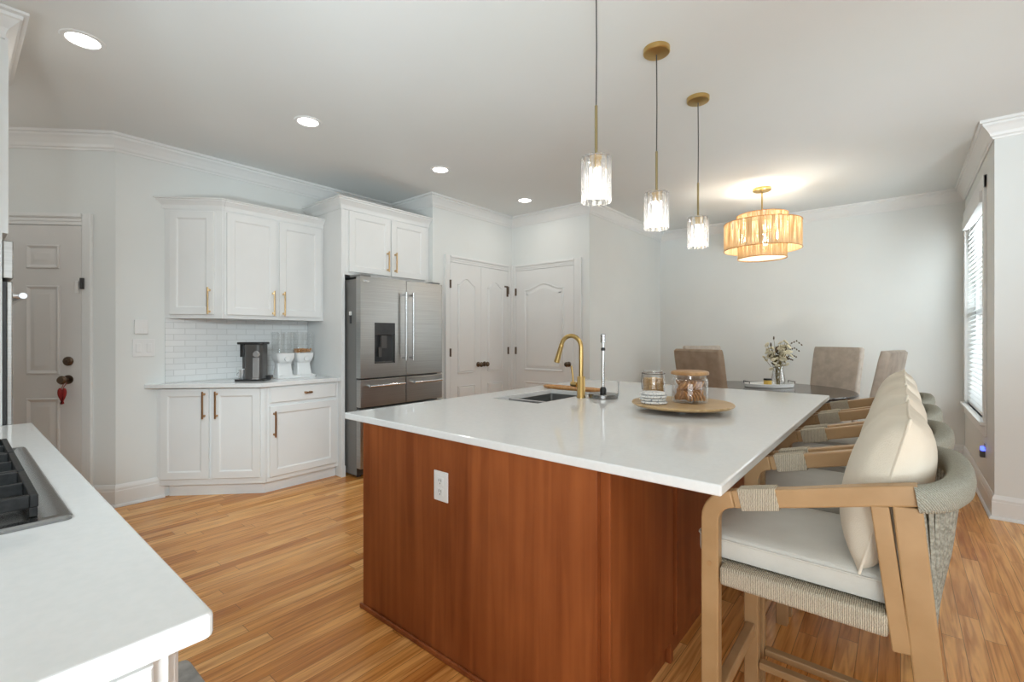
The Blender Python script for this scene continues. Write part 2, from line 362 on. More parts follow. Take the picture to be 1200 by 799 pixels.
def rrect(x0, x1, y0, y1, r, n=5, d=0):
    x0 += d; x1 -= d; y0 += d; y1 -= d; r = max(r-d, .002); p = []
    for cx, cy, a0 in ((x1-r, y0+r, -PI/2), (x1-r, y1-r, 0), (x0+r, y1-r, PI/2), (x0+r, y0+r, PI)):
        for i in range(n+1): a = a0+PI/2*i/n; p.append((cx+r*math.cos(a), cy+r*math.sin(a)))
    return p
def relief(mb, poly, steps, cap0=True):
    """stack of inset loops on a face: steps = (inset, out)"""
    mb.loops([[(x, o, z) for x, z in offset(poly, d)] for d, o in steps], cap0=cap0)
def rect(u0, u1, z0, z1): return [(u0, z0), (u1, z0), (u1, z1), (u0, z1)]
def pull(parent, F, u, z, length, m, vertical=True, out=.0, r=.0055):
    """bar pull on two posts"""
    mb = MB(F); h = length/2; st = out+.032
    ends = [(u, st, z-h), (u, st, z+h)] if vertical else [(u-h, st, z), (u+h, st, z)]
    a, b = ends; mb.box(min(a[0], b[0])-r, max(a[0], b[0])+r, st-r, st+r, min(a[2], b[2])-r, max(a[2], b[2])+r)
    for k in (.08, .92):
        p = [a[i]+(b[i]-a[i])*k for i in range(3)]
        mb.box(p[0]-r*1.5, p[0]+r*1.5, out, st, p[2]-r*1.5, p[2]+r*1.5)
    return mb.build('handle', m, parent, bev=.0015)
def shaker(parent, F, u0, u1, z0, z1, t0=0.0, th=.02, name='door', stile=.055, m='cab'):
    mb = MB(F)
    relief(mb, rect(u0, u1, z0, z1), [(0, t0), (0, t0+th-.003), (.003, t0+th), (stile, t0+th), (stile+.004, t0+th-.002), (stile+.010, t0+th-.008), (stile+.016, t0+th-.009)])
    return mb.build(name, m, parent)
def slabfront(parent, F, u0, u1, z0, z1, t0=0.0, th=.02, name='drawer', m='cab'):
    mb = MB(F); relief(mb, rect(u0, u1, z0, z1), [(0, t0), (0, t0+th-.006), (.008, t0+th), (.02, t0+th)])
    return mb.build(name, m, parent)
def sweep(path, prof, name, m):
    """moulding along wall corners; the room lies to the right of the path"""
    P = [Vector((*p, 0)) for p in path]; n = len(P); ls = []
    for i in range(n):
        ns = []
        if i > 0: d = (P[i]-P[i-1]).normalized(); ns.append(Vector((d.y, -d.x, 0)))
        if i < n-1: d = (P[i+1]-P[i]).normalized(); ns.append(Vector((d.y, -d.x, 0)))
        mv = ns[0] if len(ns) == 1 else (ns[0]+ns[1])/(1+ns[0].dot(ns[1]))
        ls.append([tuple(P[i]+mv*o+Vector((0, 0, z))) for o, z in prof])
    mb = MB(); mb.loops(ls)
    return mb.build(name, m)

# ------------------------------------------------------------------ room shell
S2 = math.sqrt(.5)
XW = -4.53; YH = .80                      # kitchen wall and its corner with the angled hall wall
XP, YR, YP, XS, YD, XD, YE = -3.84, 3.30, 4.62, -2.70, 6.65, .51, 4.70
XR, YB, YK = 3.2, -2.5, -.45
hall_end = (XW-1.25, YH-1.25)
outline = [hall_end, (XW, YH), (XW, YR), (XP, YR), (XP, YP), (XS, YP), (XS, YD), (XD, YD), (XD, YE), (XR, YE), (XR, YB), (-.6, YB), (-.6, YK)]
struct(MB().prism([(-6.1, -2.8), (3.5, -2.8), (3.5, 7.0), (-6.1, 7.0)], -.06, 0).build('floor', 'oak'), 'honey oak strip floor', 'floor')
struct(MB().prism([(-6.1, -2.8), (3.5, -2.8), (3.5, 7.0), (-6.1, 7.0)], H, H+.06).build('ceiling', 'ceil'), 'smooth white ceiling', 'ceiling')
def wall(name, a, b, holes=(), th=.12, label=None):
    """wall slab from a to b, room on the right; holes = (u0,u1,z0,z1)"""
    a = Vector(a); b = Vector(b); d = (b-a); Ln = d.length; F = frame(tuple(a), tuple(d))
    mb = MB(F); us = 0
    for u0, u1, z0, z1 in sorted(holes):
        if u0 > us: mb.box(us, u0, -th, 0, 0, H)
        if z0 > 0: mb.box(u0, u1, -th, 0, 0, z0)
        if z1 < H: mb.box(u0, u1, -th, 0, z1, H)
        us = u1
    mb.box(us, Ln, -th, 0, 0, H)
    return struct(mb.build(name, 'wall'), label or 'plain off-white painted wall', 'wall')
wall('wall_hall', hall_end, (XW, YH))
wall('wall_left', (XW, YH), (XW, YR+.1))
struct(MB().box(XW-.12, XP, YR, YR+.12, 0, H).build('wall_fridge_return', 'wall'), 'short wall return beside the refrigerator', 'wall')
wall('wall_pantry', (XP, YR+.12), (XP, YP), th=.1)
wall('wall_closet', (XP-.1, YP), (XS, YP), th=.1)
wall('wall_nook', (XS, YP+.1), (XS, YD), th=.1)
wall('wall_dining', (XS-.1, YD), (XD+.12, YD))
WY0, WY1, WZ0, WZ1 = 5.16, 6.46, .62, 2.42
wall('wall_window', (XD, YD), (XD, YE), [(YD-WY1, YD-WY0, WZ0, WZ1)], th=.12)
wall('wall_family', (XD+.12, YE), (XR, YE))
wall('wall_right', (XR, YE), (XR, YB), [(1.4, 4.8, .5, 2.5)])
wall('wall_back', (XR, YB), (-.6, YB), [(.3, 3.5, .5, 2.5)])
wall('wall_cooktop_side', (-.6, YB), (-.6, YK), th=.12)
wall('wall_cooktop', (-.72, YK), hall_end, th=.12)

crown = [(0, H-.125), (.010, H-.125), (.014, H-.112), (.022, H-.104), (.030, H-.085), (.052, H-.05), (.064, H-.036), (.066, H-.022), (.080, H-.018), (.082, H), (0, H)]
struct(sweep([hall_end, (XW, YH), (XW, YR), (XP, YR), (XP, YP), (XS, YP), (XS, YD), (XD, YD), (XD, YE), (XR, YE)], crown, 'trim_1', 'trim'), 'white crown moulding', 'trim')
base = [(0, 0), (.016, 0), (.016, .118), (.014, .122), (.014, .138), (.010, .150), (.006, .160), (.004, .165), (0, .165)]
shoe = [(.016, 0), (.030, 0), (.030, .008), (.024, .018), (.016, .020)]
hp = lambda t_: (XW-S2*t_, YH-S2*t_)
runs = [('baseboard_left', [hp(.16), (XW, YH), (XW, 1.10)]), ('baseboard_pantry', [(XP, YR), (XP, 3.455)]),
        ('baseboard_dining', [(-2.785, YP), (XS, YP), (XS, YD), (XD, YD), (XD, YE), (XR, YE)])]
for nm, pth in runs:
    o = sweep(pth, base, nm, 'trim'); struct(o, 'white baseboard moulding', 'trim')
for k, (nm, pth) in enumerate(runs): struct(sweep(pth, shoe, 'trim_%d' % (k+2), 'trim'), 'white shoe moulding', 'trim')

# door casings
def casing(name, F, u0, u1, ztop, wl, wr, wt=.085):
    mb = MB(F)
    prof = lambda w_: [(0, .012), (.3*w_, .014), (.62*w_, .017), (.70*w_, .024), (w_, .026)]
    def strip(a0, a1, horizontal, z0, z1, flip):
        w_ = abs(a1-a0) if not horizontal else z1-z0
        for (p, o), (q, o2) in zip(prof(w_)[:-1], prof(w_)[1:]):
            if horizontal: mb.box(a0, a1, 0, o2, z0+p, z0+q)
            elif flip: mb.box(a1-q, a1-p, 0, o2, z0, z1)
            else: mb.box(a0+p, a0+q, 0, o2, z0, z1)
    strip(u0-wl, u0, False, 0, ztop+wt, True); strip(u1, u1+wr, False, 0, ztop+wt, False); strip(u0, u1, True, ztop, ztop+wt, False)
    return struct(mb.build(name, 'trim', bev=.003), 'white door casing', 'trim')
def knob(parent, F, u, z, m='oldbronze', lever=0):
    mb = MB(F @ Matrix.Translation((u, 0, z)) @ Matrix.Rotation(-PI/2, 4, 'X'))
    mb.lathe((0, 0, 0), [(.030, .0), (.030, .006), (.024, .010), (.011, .013), (.010, .032), (.018, .036), (.027, .046), (.029, .056), (.024, .066), (.012, .071), (.001, .072)], 24)
    return mb.build('door_knob', m, parent, smooth=35)
def hinge(parent, F, u, z, h=.09):
    mb = MB(F); mb.cyl((u, .008, z-h/2), (u, .008, z+h/2), .0075, n=10); mb.box(u-.014, u+.014, -.001, .004, z-h/2, z+h/2)
    return mb.build('hinge', 'oldbronze', parent, smooth=40)
def arch(u0, u1, z0, z1, rise, n=16, flat=.12):
    pts = [(u0, z0), (u1, z0)]
    for i in range(n+1):
        k = 1-i/n; tt = min(1, max(0, (abs(2*k-1)-0)/(1-flat)))
        pts.append((u0+(u1-u0)*k, z1-rise+rise*(.5+.5*math.cos(PI*tt))))
    return pts
PANEL = [(0, .0), (.003, .009), (.010, .011), (.020, .004), (.028, .001), (.036, .002), (.055, .010), (.07, .010)]
def leaf(name, F, u0, u1, ztop, knob_u, hinge_u, hz, panels, m, thk=.012, label=None, ps=1.0):
    r_ = sroot(name, F @ Vector(((u0+u1)/2, 0, 0)), label, 'door')
    MB(F).box(u0, u1, -.02, thk, .008, ztop).build('door_slab', m, r_, bev=.002)
    for pl in panels:
        mb = MB(F); relief(mb, pl, [(d*ps, thk+o) for d, o in PANEL]); mb.build('door_panel', m, r_, smooth=25)
    Fk = F @ Matrix.Translation((0, thk, 0))
    if knob_u is not None: knob(r_, Fk, knob_u[0], knob_u[1])
    for z in hz: hinge(r_, Fk, hinge_u, z)
    return r_
Fh = frame((XW, YH), (S2, S2))          # hall wall: u runs to the corner (u = -distance from corner)
cas = casing('trim_5', Fh, -1.05, -.225, 2.105, .09, .07, .085)
cols = [(-.602, -.375), (-.915, -.69)]; rows = [(1.781, 1.956), (1.0, 1.654), (.25, .823)]
d1 = leaf('door_1', Fh, -1.05, -.228, 2.10, None, None, [], [rect(a, b_, c, d_) for a, b_ in cols for c, d_ in rows], 'hdoor', label='grey six-panel entry door at the far left')
Fk = Fh @ Matrix.Translation((0, .012, 0))
mb = MB(Fk @ Matrix.Translation((-.316, 0, 1.096)) @ Matrix.Rotation(-PI/2, 4, 'X'))
mb.lathe((0, 0, 0), [(.034, 0), (.034, .010), (.028, .018), (.014, .020), (.012, .026), (.001, .027)], 24); mb.build('deadbolt', 'oldbronze', d1, smooth=35)
mb = MB(Fk @ Matrix.Translation((-.316, 0, .960)) @ Matrix.Rotation(-PI/2, 4, 'X'))
mb.lathe((0, 0, 0), [(.033, 0), (.033, .008), (.014, .012), (.012, .035), (.020, .040), (.030, .052), (.032, .062), (.024, .074), (.001, .078)], 24); mb.build('door_knob', 'oldbronze', d1, smooth=35)
sen = thing('door_sensor', Fk @ Vector((-.248, 0, 1.655)), 'small white alarm contact with a black half on the grey door edge', 'sensor')
MB(Fk).box(-.262, -.240, .001, .020, 1.600, 1.690).build('contact_housing', 'whitepl', sen, bev=.003)
MB(Fh).box(-.226, -.205, .015, .034, 1.630, 1.712).build('contact_magnet', 'slot', sen, bev=.002)
# red heart hanging from the knob
ht = thing('heart_ornament', Fk @ Vector((-.318, .05, .9)), 'small red heart ornament hanging from the entry door knob', 'ornament')
pts = []
for i in range(28):
    a = 2*PI*i/28; pts.append((-.318+.030*(math.sin(a)**3), .853+.0042*(13*math.cos(a)-5*math.cos(2*a)-2*math.cos(3*a)-math.cos(4*a))))
mb = MB(Fk); pts = pts[::-1]
mb.loops([[(x, o, z) for x, z in offset(pts, d)] for d, o in ((.008, .044), (.002, .048), (0, .054), (.002, .060), (.008, .064))]); mb.build('heart', 'red', ht, smooth=60)
MB(Fk).tube([(-.318, .054, .875), (-.323, .050, .905), (-.325, .030, .935), (-.316, .028, .985), (-.307, .030, .935), (-.313, .050, .905)], .002, 6, closed=True, up=(1, 0, 0)).build('hanging_loop', 'red', ht)

Fp = frame((XP, 0), (0, 1))
casing('trim_6', Fp, 3.540, 4.535, 2.105, .075, .085, .075)
for nm, a, b_, ku, hu, lb in (('door_2', 3.543, 4.036, 3.985, 3.543, 'left leaf of the white double pantry doors'), ('door_3', 4.040, 4.533, 4.090, 4.533, 'right leaf of the white double pantry doors')):
    leaf(nm, Fp, a, b_, 2.10, (ku, .950), hu, [1.86, 1.10, .25], [arch(a+.11, b_-.11, .86, 1.94, .07, flat=.05), rect(a+.11, b_-.11, .20, .72)], 'trim', label=lb, ps=.45)
# small latch on the right pantry leaf
lt = thing('door_latch', Fp @ Vector((4.50, .02, 1.86)), 'small dark flip latch near the top of the right pantry leaf', 'latch')
mb = MB(Fp); mb.box(4.46, 4.53, .0125, .018, 1.895, 1.915); mb.box(4.500, 4.520, .0125, .03, 1.78, 1.90); mb.build('latch_bar', 'oldbronze', lt, bev=.002)
Fc = frame((0, YP), (1, 0))
casing('trim_7', Fc, -3.765, -2.895, 2.105, .075, .10, .075)
leaf('door_4', Fc, -3.762, -2.898, 2.10, (-2.965, .955), -3.762, [1.84, 1.10, .25], [arch(-3.762+.14, -2.898-.14, .86, 1.93, .07, flat=.1), rect(-3.762+.14, -2.898-.14, .20, .72)], 'trim', label='white single pantry door with an arched panel')

# dining window with blind
wn_ = sroot('window_1', (XD, (WY0+WY1)/2, WZ0), 'white window behind the blind on the right wall', 'window')
mb = MB()
for y0, y1, z0, z1 in ((WY0, WY0+.05, WZ0, WZ1), (WY1-.05, WY1, WZ0, WZ1), (WY0, WY1, WZ0, WZ0+.05), (WY0, WY1, WZ1-.05, WZ1), (WY0, WY1, 1.49, 1.54)): mb.box(XD+.06, XD+.11, y0, y1, z0, z1)
mb.build('window_frame', 'trim', wn_, bev=.003)
MB().box(XD+.083, XD+.087, WY0+.05, WY1-.05, WZ0+.05, WZ1-.05).build('pane', 'pane', wn_)
Fw = frame((XD, 0), (0, -1))
mb = MB(Fw)
mb.box(-WY1-.09, -WY1, .0, .018, WZ0-.02, WZ1+.10); mb.box(-WY0, -WY0+.09, .0, .018, WZ0-.02, WZ1+.10); mb.box(-WY1-.09, -WY0+.09, .0, .022, WZ1, WZ1+.10)
mb.box(-WY1-.09, -WY0+.09, 0, .015, WZ0-.11, WZ0-.02)
struct(mb.build('trim_8', 'trim', bev=.003), 'white window casing', 'trim')
struct(MB(Fw).box(-WY1-.10, -WY0+.10, -.06, .045, WZ0-.025, WZ0).build('trim_9', 'trim', bev=.004), 'white window sill', 'trim')
bl = thing('window_blind', (XD+.03, (WY0+WY1)/2, WZ0+.01), 'white slatted blind lowered over the window on the right wall', 'blind')
MB().box(XD-.035, XD+.03, WY0+.005, WY1-.005, WZ1-.09, WZ1-.002).build('headrail', 'trim', bl, bev=.004)
mb = MB(); z = WZ0+.05
while z < WZ1-.10:
    mb.loops([[(XD+.028+x, y, z+zz) for x, zz in ((-.022, -.013), (-.0, .001), (.022, .0145), (.022, .0115), (0, -.002), (-.022, -.016))] for y in (WY0+.012, WY1-.012)]); z += .0425
mb.build('slats', 'blindw', bl)
MB().box(XD+.008, XD+.045, WY0+.012, WY1-.012, WZ0+.006, WZ0+.03).build('bottom_rail', 'trim', bl, bev=.003)
for y in (WY0+.2, WY1-.2): MB().tube([(XD+.004, y, WZ0+.03), (XD+.004, y, WZ1-.09)], .0012, 5, up=(1, 0, 0)).build('ladder_cord', 'whitepl', bl)
# windows behind the camera (light enters here)
for i, (F, u0, u1) in enumerate(((frame((XR, YE), (0, -1)), 1.4, 4.8), (frame((XR, YB), (-1, 0)), .3, 3.5))):
    r_ = sroot('window_%d' % (i+2), F @ Vector(((u0+u1)/2, 0, .5)), 'large window behind the camera', 'window')
    mb = MB(F); k = 4
    for j in range(k+1):
        uu = u0+(u1-u0-.05)*j/k; mb.box(uu, uu+.05, -.10, -.06, .5, 2.5)
    for zz in (.5, 1.48, 2.45): mb.box(u0, u1, -.10, -.06, zz, zz+.05)
    mb.build('window_frame', 'trim', r_)
# ------------------------------------------------------------------ coffee corner
FD = 5.58                                  # angled faces satisfy y = x + c
def dline(c): return lambda x: x+c
Fdg = frame((XW, 1.05), (S2, S2))          # angled base front from the wall, outward to the camera
XB = -3.95; YC = XB+5.58                   # base front plane and its corner
LEN = (XB-XW)/S2
r_ = thing('base_cabinet', (-4.30, 1.45, 0), 'white angled two-door base cabinet beneath the coffee maker', 'cabinet', 'coffee corner base cabinets')
MB().prism([(XW+.002, 1.052), (XB, YC), (XB, YC+.012), (XW+.002, YC+.012)], .095, .870).build('body', 'cab', r_)
MB().prism([(XW+.02, 1.13), (XB-.05, YC+.02), (XB-.05, YC+.022), (XW+.02, YC+.022)], 0, .095).build('toe_kick', 'cab', r_)
for a, hu in ((.035, .37), (.425, .465)):
    d_ = shaker(r_, Fdg, a, a+.365, .145, .862); pull(d_, Fdg, hu, .735, .205, 'bronze', out=.02)
Fr = frame((XB, 0), (0, 1))
r_ = thing('base_cabinet', (-4.25, 1.95, 0), 'white base cabinet with one drawer over one wide door beside the refrigerator', 'cabinet', 'coffee corner base cabinets')
MB().box(XW+.002, XB, YC+.014, 2.272, .095, .870).build('body', 'cab', r_)
MB().box(XW+.02, XB-.05, YC+.023, 2.272, 0, .095).build('toe_kick', 'cab', r_)
d_ = slabfront(r_, Fr, YC+.035, 2.245, .735, .858); pull(d_, Fr, (YC+2.28)/2+.02, .80, .05, 'bronze', vertical=False, out=.02)
d_ = shaker(r_, Fr, YC+.035, 2.245, .135, .710); pull(d_, Fr, YC+.065, .565, .20, 'bronze', out=.02)
tag(MB().prism([(XW+.002, .97), (-3.91, 1.59), (-3.91, 2.272), (XW+.002, 2.272)], .872, .906).build('coffee_countertop', 'quartz', bev=.004), 'white quartz countertop of the coffee corner', 'countertop')
struct(MB().box(XW, XW+.008, 1.105, 2.272, .907, 1.424).build('backsplash', 'tile'), 'white subway-tile backsplash', 'backsplash')

def cornice(mb, path, z0, z1, outw):
    """cabinet crown swept along a 2D path (room on the right)"""
    hgt = z1-z0; prof = [(0, z0), (.008, z0), (.012, z0+.25*hgt), (.25*outw, z0+.38*hgt), (.65*outw, z0+.70*hgt), (.75*outw, z0+.74*hgt), (.78*outw, z0+.86*hgt), (outw, z0+.90*hgt), (outw, z1), (0, z1)]
    P = [Vector((*p, 0)) for p in path]; n = len(P); ls = []
    for i in range(n):
        ns = []
        if i > 0: d = (P[i]-P[i-1]).normalized(); ns.append(Vector((d.y, -d.x, 0)))
        if i < n-1: d = (P[i+1]-P[i]).normalized(); ns.append(Vector((d.y, -d.x, 0)))
        mv = ns[0] if len(ns) == 1 else (ns[0]+ns[1])/(1+ns[0].dot(ns[1]))
        ls.append([tuple(P[i]+mv*o+Vector((0, 0, z))) for o, z in prof])
    mb.loops(ls)
XU = -4.22; cU = 5.632; YU = XU+cU; YL = XW+cU
Fu = frame((XW, YL), (S2, S2)); LU = (XU-XW)/S2
r_ = thing('wall_cabinet', (XW+.1, 1.3, 1.42), 'white angled single-door wall cabinet at the left end', 'cabinet', 'coffee corner wall cabinets')
MB().prism([(XW+.002, YL+.002), (XU, YU), (XU, YU+.012), (XW+.002, YU+.012)], 1.425, 2.36).build('body', 'cab', r_)
d_ = shaker(r_, Fu, .045, LU-.055, 1.455, 2.285); pull(d_, Fu, LU-.085, 1.565, .205, 'gold', out=.02)
mb = MB(); cornice(mb, [(XW-.039, YL-.039), (XU, YU), (XU, YU+.012)], 2.30, 2.385, .055); mb.build('cornice', 'cab', r_)
Fu2 = frame((XU, 0), (0, 1))
r_ = thing('wall_cabinet', (XW+.15, 1.85, 1.42), 'white two-door wall cabinet next to the tall fridge panel', 'cabinet', 'coffee corner wall cabinets')
MB().box(XW+.002, XU, YU+.014, 2.272, 1.425, 2.36).build('body', 'cab', r_)
ym = 1.847
for a, b_, hu in ((YU+.03, ym-.012, ym-.045), (ym+.012, 2.245, ym+.045)):
    d_ = shaker(r_, Fu2, a, b_, 1.455, 2.285); pull(d_, Fu2, hu, 1.565, .205, 'gold', out=.02)
mb = MB(); cornice(mb, [(XU, YU+.014), (XU, 2.272)], 2.30, 2.385, .055); mb.build('cornice', 'cab', r_)
# tall panel and cabinet over the fridge
XO = -3.90
r_ = thing('fridge_cabinet', (-4.2, 2.8, 1.85), 'white two-door cabinet above the refrigerator with tall side panel', 'cabinet')
MB().box(XW+.002, XO, 2.275, 2.310, 0.0, 2.46).build('side_panel', 'cab', r_, bev=.002)
MB().box(XW+.002, XO, 2.3105, 3.295, 1.845, 2.46).build('body', 'cab', r_)
MB().box(XO, XO+.006, 2.270, 2.315, 0, .10).build('plinth_block', 'cab', r_, bev=.002)
Fo = frame((XO, 0), (0, 1)); ym = 2.800
for a, b_, hu in ((2.345, ym-.008, ym-.045), (ym+.008, 3.235, ym+.045)):
    d_ = shaker(r_, Fo, a, b_, 1.872, 2.430); pull(d_, Fo, hu, 2.01, .19, 'gold', out=.02)
mb = MB(); cornice(mb, [(XW+.01, 2.275), (XO, 2.275), (XO, 3.295)], 2.44, 2.54, .065); mb.build('cornice', 'cab', r_)

# fridge
XF = -3.67; Ff = frame((XF, 0), (0, 1)); fy0, fy1, fm = 2.325, 3.283, 2.822
r_ = thing('refrigerator', (-4.05, 2.8, 0), 'stainless french-door refrigerator with a dark water dispenser', 'refrigerator')
MB().box(-4.48, XF-.075, fy0+.005, fy1-.005, .03, 1.795).build('body', 'fridgeside', r_, bev=.004)
mb = MB()
for y in (fy0+.07, fy1-.07):
    for x in (-4.40, XF-.14): MB().cyl((x, y, 0), (x, y, .03), .02).build('foot', 'black', r_)
MB().box(XF-.20, XF-.02, fy0+.012, fy0+.12, 1.8165, 1.835).build('hinge_cover', 'fridgeside', r_, bev=.006)
MB().box(XF-.20, XF-.02, fy1-.12, fy1-.012, 1.8165, 1.835).build('hinge_cover', 'fridgeside', r_, bev=.006)
dy0, dy1, dz0, dz1 = 2.468, 2.692, 1.030, 1.405
mb = MB(Ff)                               # left door with a dispenser opening
for a, b_, c, d_ in ((fy0, dy0, .905, 1.815), (dy1, fm-.003, .905, 1.815), (dy0, dy1, .905, dz0), (dy0, dy1, dz1, 1.815)): mb.box(a, b_, -.07, 0, c, d_)
mb.box(fy0+.002, fm-.005, -.072, -.05, .907, 1.813)
ld = mb.build('door', 'steel', r_)
MB(Ff).box(dy0, dy1, -.049, -.046, dz0, dz1).build('dispenser_recess', 'black', ld)
mb = MB(Ff); mb.box(dy0, dy1, -.046, .002, 1.29, dz1); mb.build('control_panel', 'black', ld, bev=.003)
mb = MB(Ff); mb.box((dy0+dy1)/2-.03, (dy0+dy1)/2+.03, -.045, -.012, 1.17, 1.289); mb.box((dy0+dy1)/2-.05, (dy0+dy1)/2-.02, -.045, -.02, 1.09, 1.18); mb.build('water_paddle', 'graphite', ld, bev=.004)
MB(Ff).box(dy0+.01, dy1-.01, -.045, -.006, dz0, dz0+.016).build('drip_tray', 'graphite', ld, bev=.002)
MB(Ff).box(fy0+.03, fy0+.09, 0, .002, 1.768, 1.780).build('badge', 'silver', ld)
rd = MB(Ff).box(fm+.003, fy1, -.07, 0, .905, 1.815).build('door', 'steel', r_, bev=.006)
for p, u in ((ld, fm-.042), (rd, fm+.042)):
    mb = MB(Ff); mb.cyl((u, .055, 1.05), (u, .055, 1.70), .0115, n=14)
    for z in (1.075, 1.675): mb.cyl((u, 0.0, z), (u, .055, z), .010, n=12)
    mb.build('handle', 'chrome', p, smooth=40)
for a, b_ in ((fy0, fm-.003), (fm+.003, fy1)):
    d_ = MB(Ff).box(a, b_, -.07, 0, .645, .892).build('drawer', 'steel', r_, bev=.006)
    mb = MB(Ff); mb.cyl((a+.06, .05, .835), (b_-.05, .05, .835), .0115, n=14)
    for u in (a+.09, b_-.08): mb.cyl((u, 0, .835), (u, .05, .835), .010, n=12)
    mb.build('handle', 'chrome', d_, smooth=40)
d_ = MB(Ff).box(fy0, fy1, -.07, 0, .10, .625).build('freezer_drawer', 'steel', r_, bev=.006)
mb = MB(Ff); mb.cyl((fy0+.08, .05, .56), (fy1-.08, .05, .56), .0115, n=14)
for u in (fy0+.12, fy1-.12): mb.cyl((u, 0, .56), (u, .05, .56), .010, n=12)
mb.build('handle', 'chrome', d_, smooth=40)
mb = MB(Ff); mb.box(fy0+.01, fy1-.01, -.20, -.074, .03, .095); mb.build('kick_grille', 'black', r_)
op = thing('magnetic_opener', (XF-.16, fy0+.003, 1.46), 'small white-topped bottle opener stuck on the fridge side', 'opener')
MB().box(XF-.175, XF-.145, fy0-.010, fy0+.004, 1.470, 1.505).build('head', 'whitepl', op, bev=.004)
MB().box(XF-.166, XF-.154, fy0-.008, fy0+.004, 1.395, 1.4695).build('grip', 'black', op, bev=.003)

# coffee maker, facing the room across the corner
Fq = frame((-4.225, 1.655), (S2, S2))
r_ = thing('coffee_maker', (-4.225, 1.655, .906), 'black capsule coffee maker with silver front strip on the counter', 'coffee maker')
T = Matrix.Translation((0, 0, .9062))
Fq = Fq @ T
MB(Fq).prism(rrect(-.125, .115, -.09, .09, .03), 0, .014).build('base', 'black', r_, bev=.003)
MB(Fq).prism(rrect(-.050, .090, -.085, .085, .04), .0145, .305).build('body', 'graphite', r_, bev=.004)
MB(Fq).prism(rrect(-.110, .105, -.080, .080, .03), .3055, .325).build('lid', 'black', r_, bev=.005)
MB(Fq).prism(rrect(-.100, -.062, -.035, .035, .012), .20, .305).build('water_tank', 'black', r_, bev=.003)
MB(Fq).prism(rrect(-.088, -.070, -.014, .014, .006), .10, .20).build('spout', 'graphite', r_, bev=.002)
MB(Fq).prism(rrect(.030, .080, .0855, .0935, .003), .03, .195).build('front_strip', 'silver', r_, bev=.002)
MB(Fq @ Matrix.Translation((.060, .0855, .225)) @ Matrix.Rotation(-PI/2, 4, 'X')).lathe((0, 0, 0), [(.026, 0), (.026, .012), (.022, .016), (.001, .016)], 24).build('dial', 'silver', r_, smooth=35)
MB(Fq).prism(rrect(.030, .080, .091, .098, .003), .016, .028).build('drip_lip', 'silver', r_, bev=.001)
MB(Fq).prism(rrect(.1155, .155, -.015, .055, .01), .020, .045).build('capsule_lever', 'black', r_, bev=.003)
cp = thing('coffee_cup', Fq @ Vector((-.092, .0, .014)), 'small silver cup standing under the coffee maker spout', 'cup')
mb = MB(Fq); mb.lathe((-.092, 0, .0142), [(.022, 0), (.027, .02), (.029, .075), (.026, .075), (.024, .02), (.001, .006)], 20, cap1=False)
mb.tube([(-.118, 0, .066), (-.134, 0, .060), (-.136, 0, .040), (-.119, 0, .030)], .004, 8, up=(0, 1, 0)); mb.build('cup_wall', 'silver', cp, smooth=40)
# cereal dispenser
Fz = frame((-4.28, 0), (0, 1)) @ T
r_ = thing('cereal_dispenser', (-4.30, 2.01, .906), 'white double cereal dispenser with clear bins on the counter', 'dispenser')
mb = MB(Fz); mb.prism(rrect(1.840, 2.185, -.10, .10, .02), 0, .022); mb.build('base', 'whitepl', r_, bev=.004)
for k, yc_ in enumerate((1.925, 2.100)):
    mb = MB(Fz); mb.loops([[(yc_+x*sx_, y*sy_, z) for x, y in rrect(-.07, .07, -.06, .06, .015)] for z, sx_, sy_ in ((.0225, 1.0, .95), (.03, .98, .9), (.12, .86, .55), (.135, .9, .6))]); mb.build('stand', 'whitepl', r_, smooth=35)
    mb = MB(Fz); mb.loops([[(yc_+x*s_, y*s_, z) for x, y in rrect(-.078, .078, -.075, .075, .025)] for z, s_ in ((.1355, .70), (.145, .80), (.185, 1.0), (.222, 1.0))]); hp_ = mb.build('hopper', 'whitepl', r_, smooth=35)
    MB(Fz).cyl((yc_, .068, .172), (yc_, .090, .172), .022, n=16).build('turn_knob', 'whitepl', hp_, smooth=40)
    MB(Fz).box(yc_-.055, yc_+.055, .085, .099, .0225, .030).build('drip_edge', 'whitepl', r_)
    mb = MB(Fz); mb.loops([[(yc_+x*s_, y*s_, z) for x, y in rrect(-.078, .078, -.075, .075, .025)] for z, s_ in ((.2225, .98), (.395, 1.0))], cap0=False, cap1=False); mb.build('clear_bin', 'acrylic', r_, smooth=35)
    MB(Fz).prism([(yc_+x, y) for x, y in rrect(-.080, .080, -.077, .077, .025)], .3955, .412).build('bin_lid', 'acrylic', r_, bev=.002)
ce = MB()
for i in range(170):
    x, y, z = random.uniform(-.062, .062), random.uniform(-.06, .06), random.uniform(.006, .034)
    a = Fz @ Vector((2.100+x, y, .2225+z)); ce.sphere(a, .0075, 7, 4)
tag(ce.build('cereal', 'cookie'), 'orange-brown cereal left in the right clear bin', 'cereal', kind='stuff')
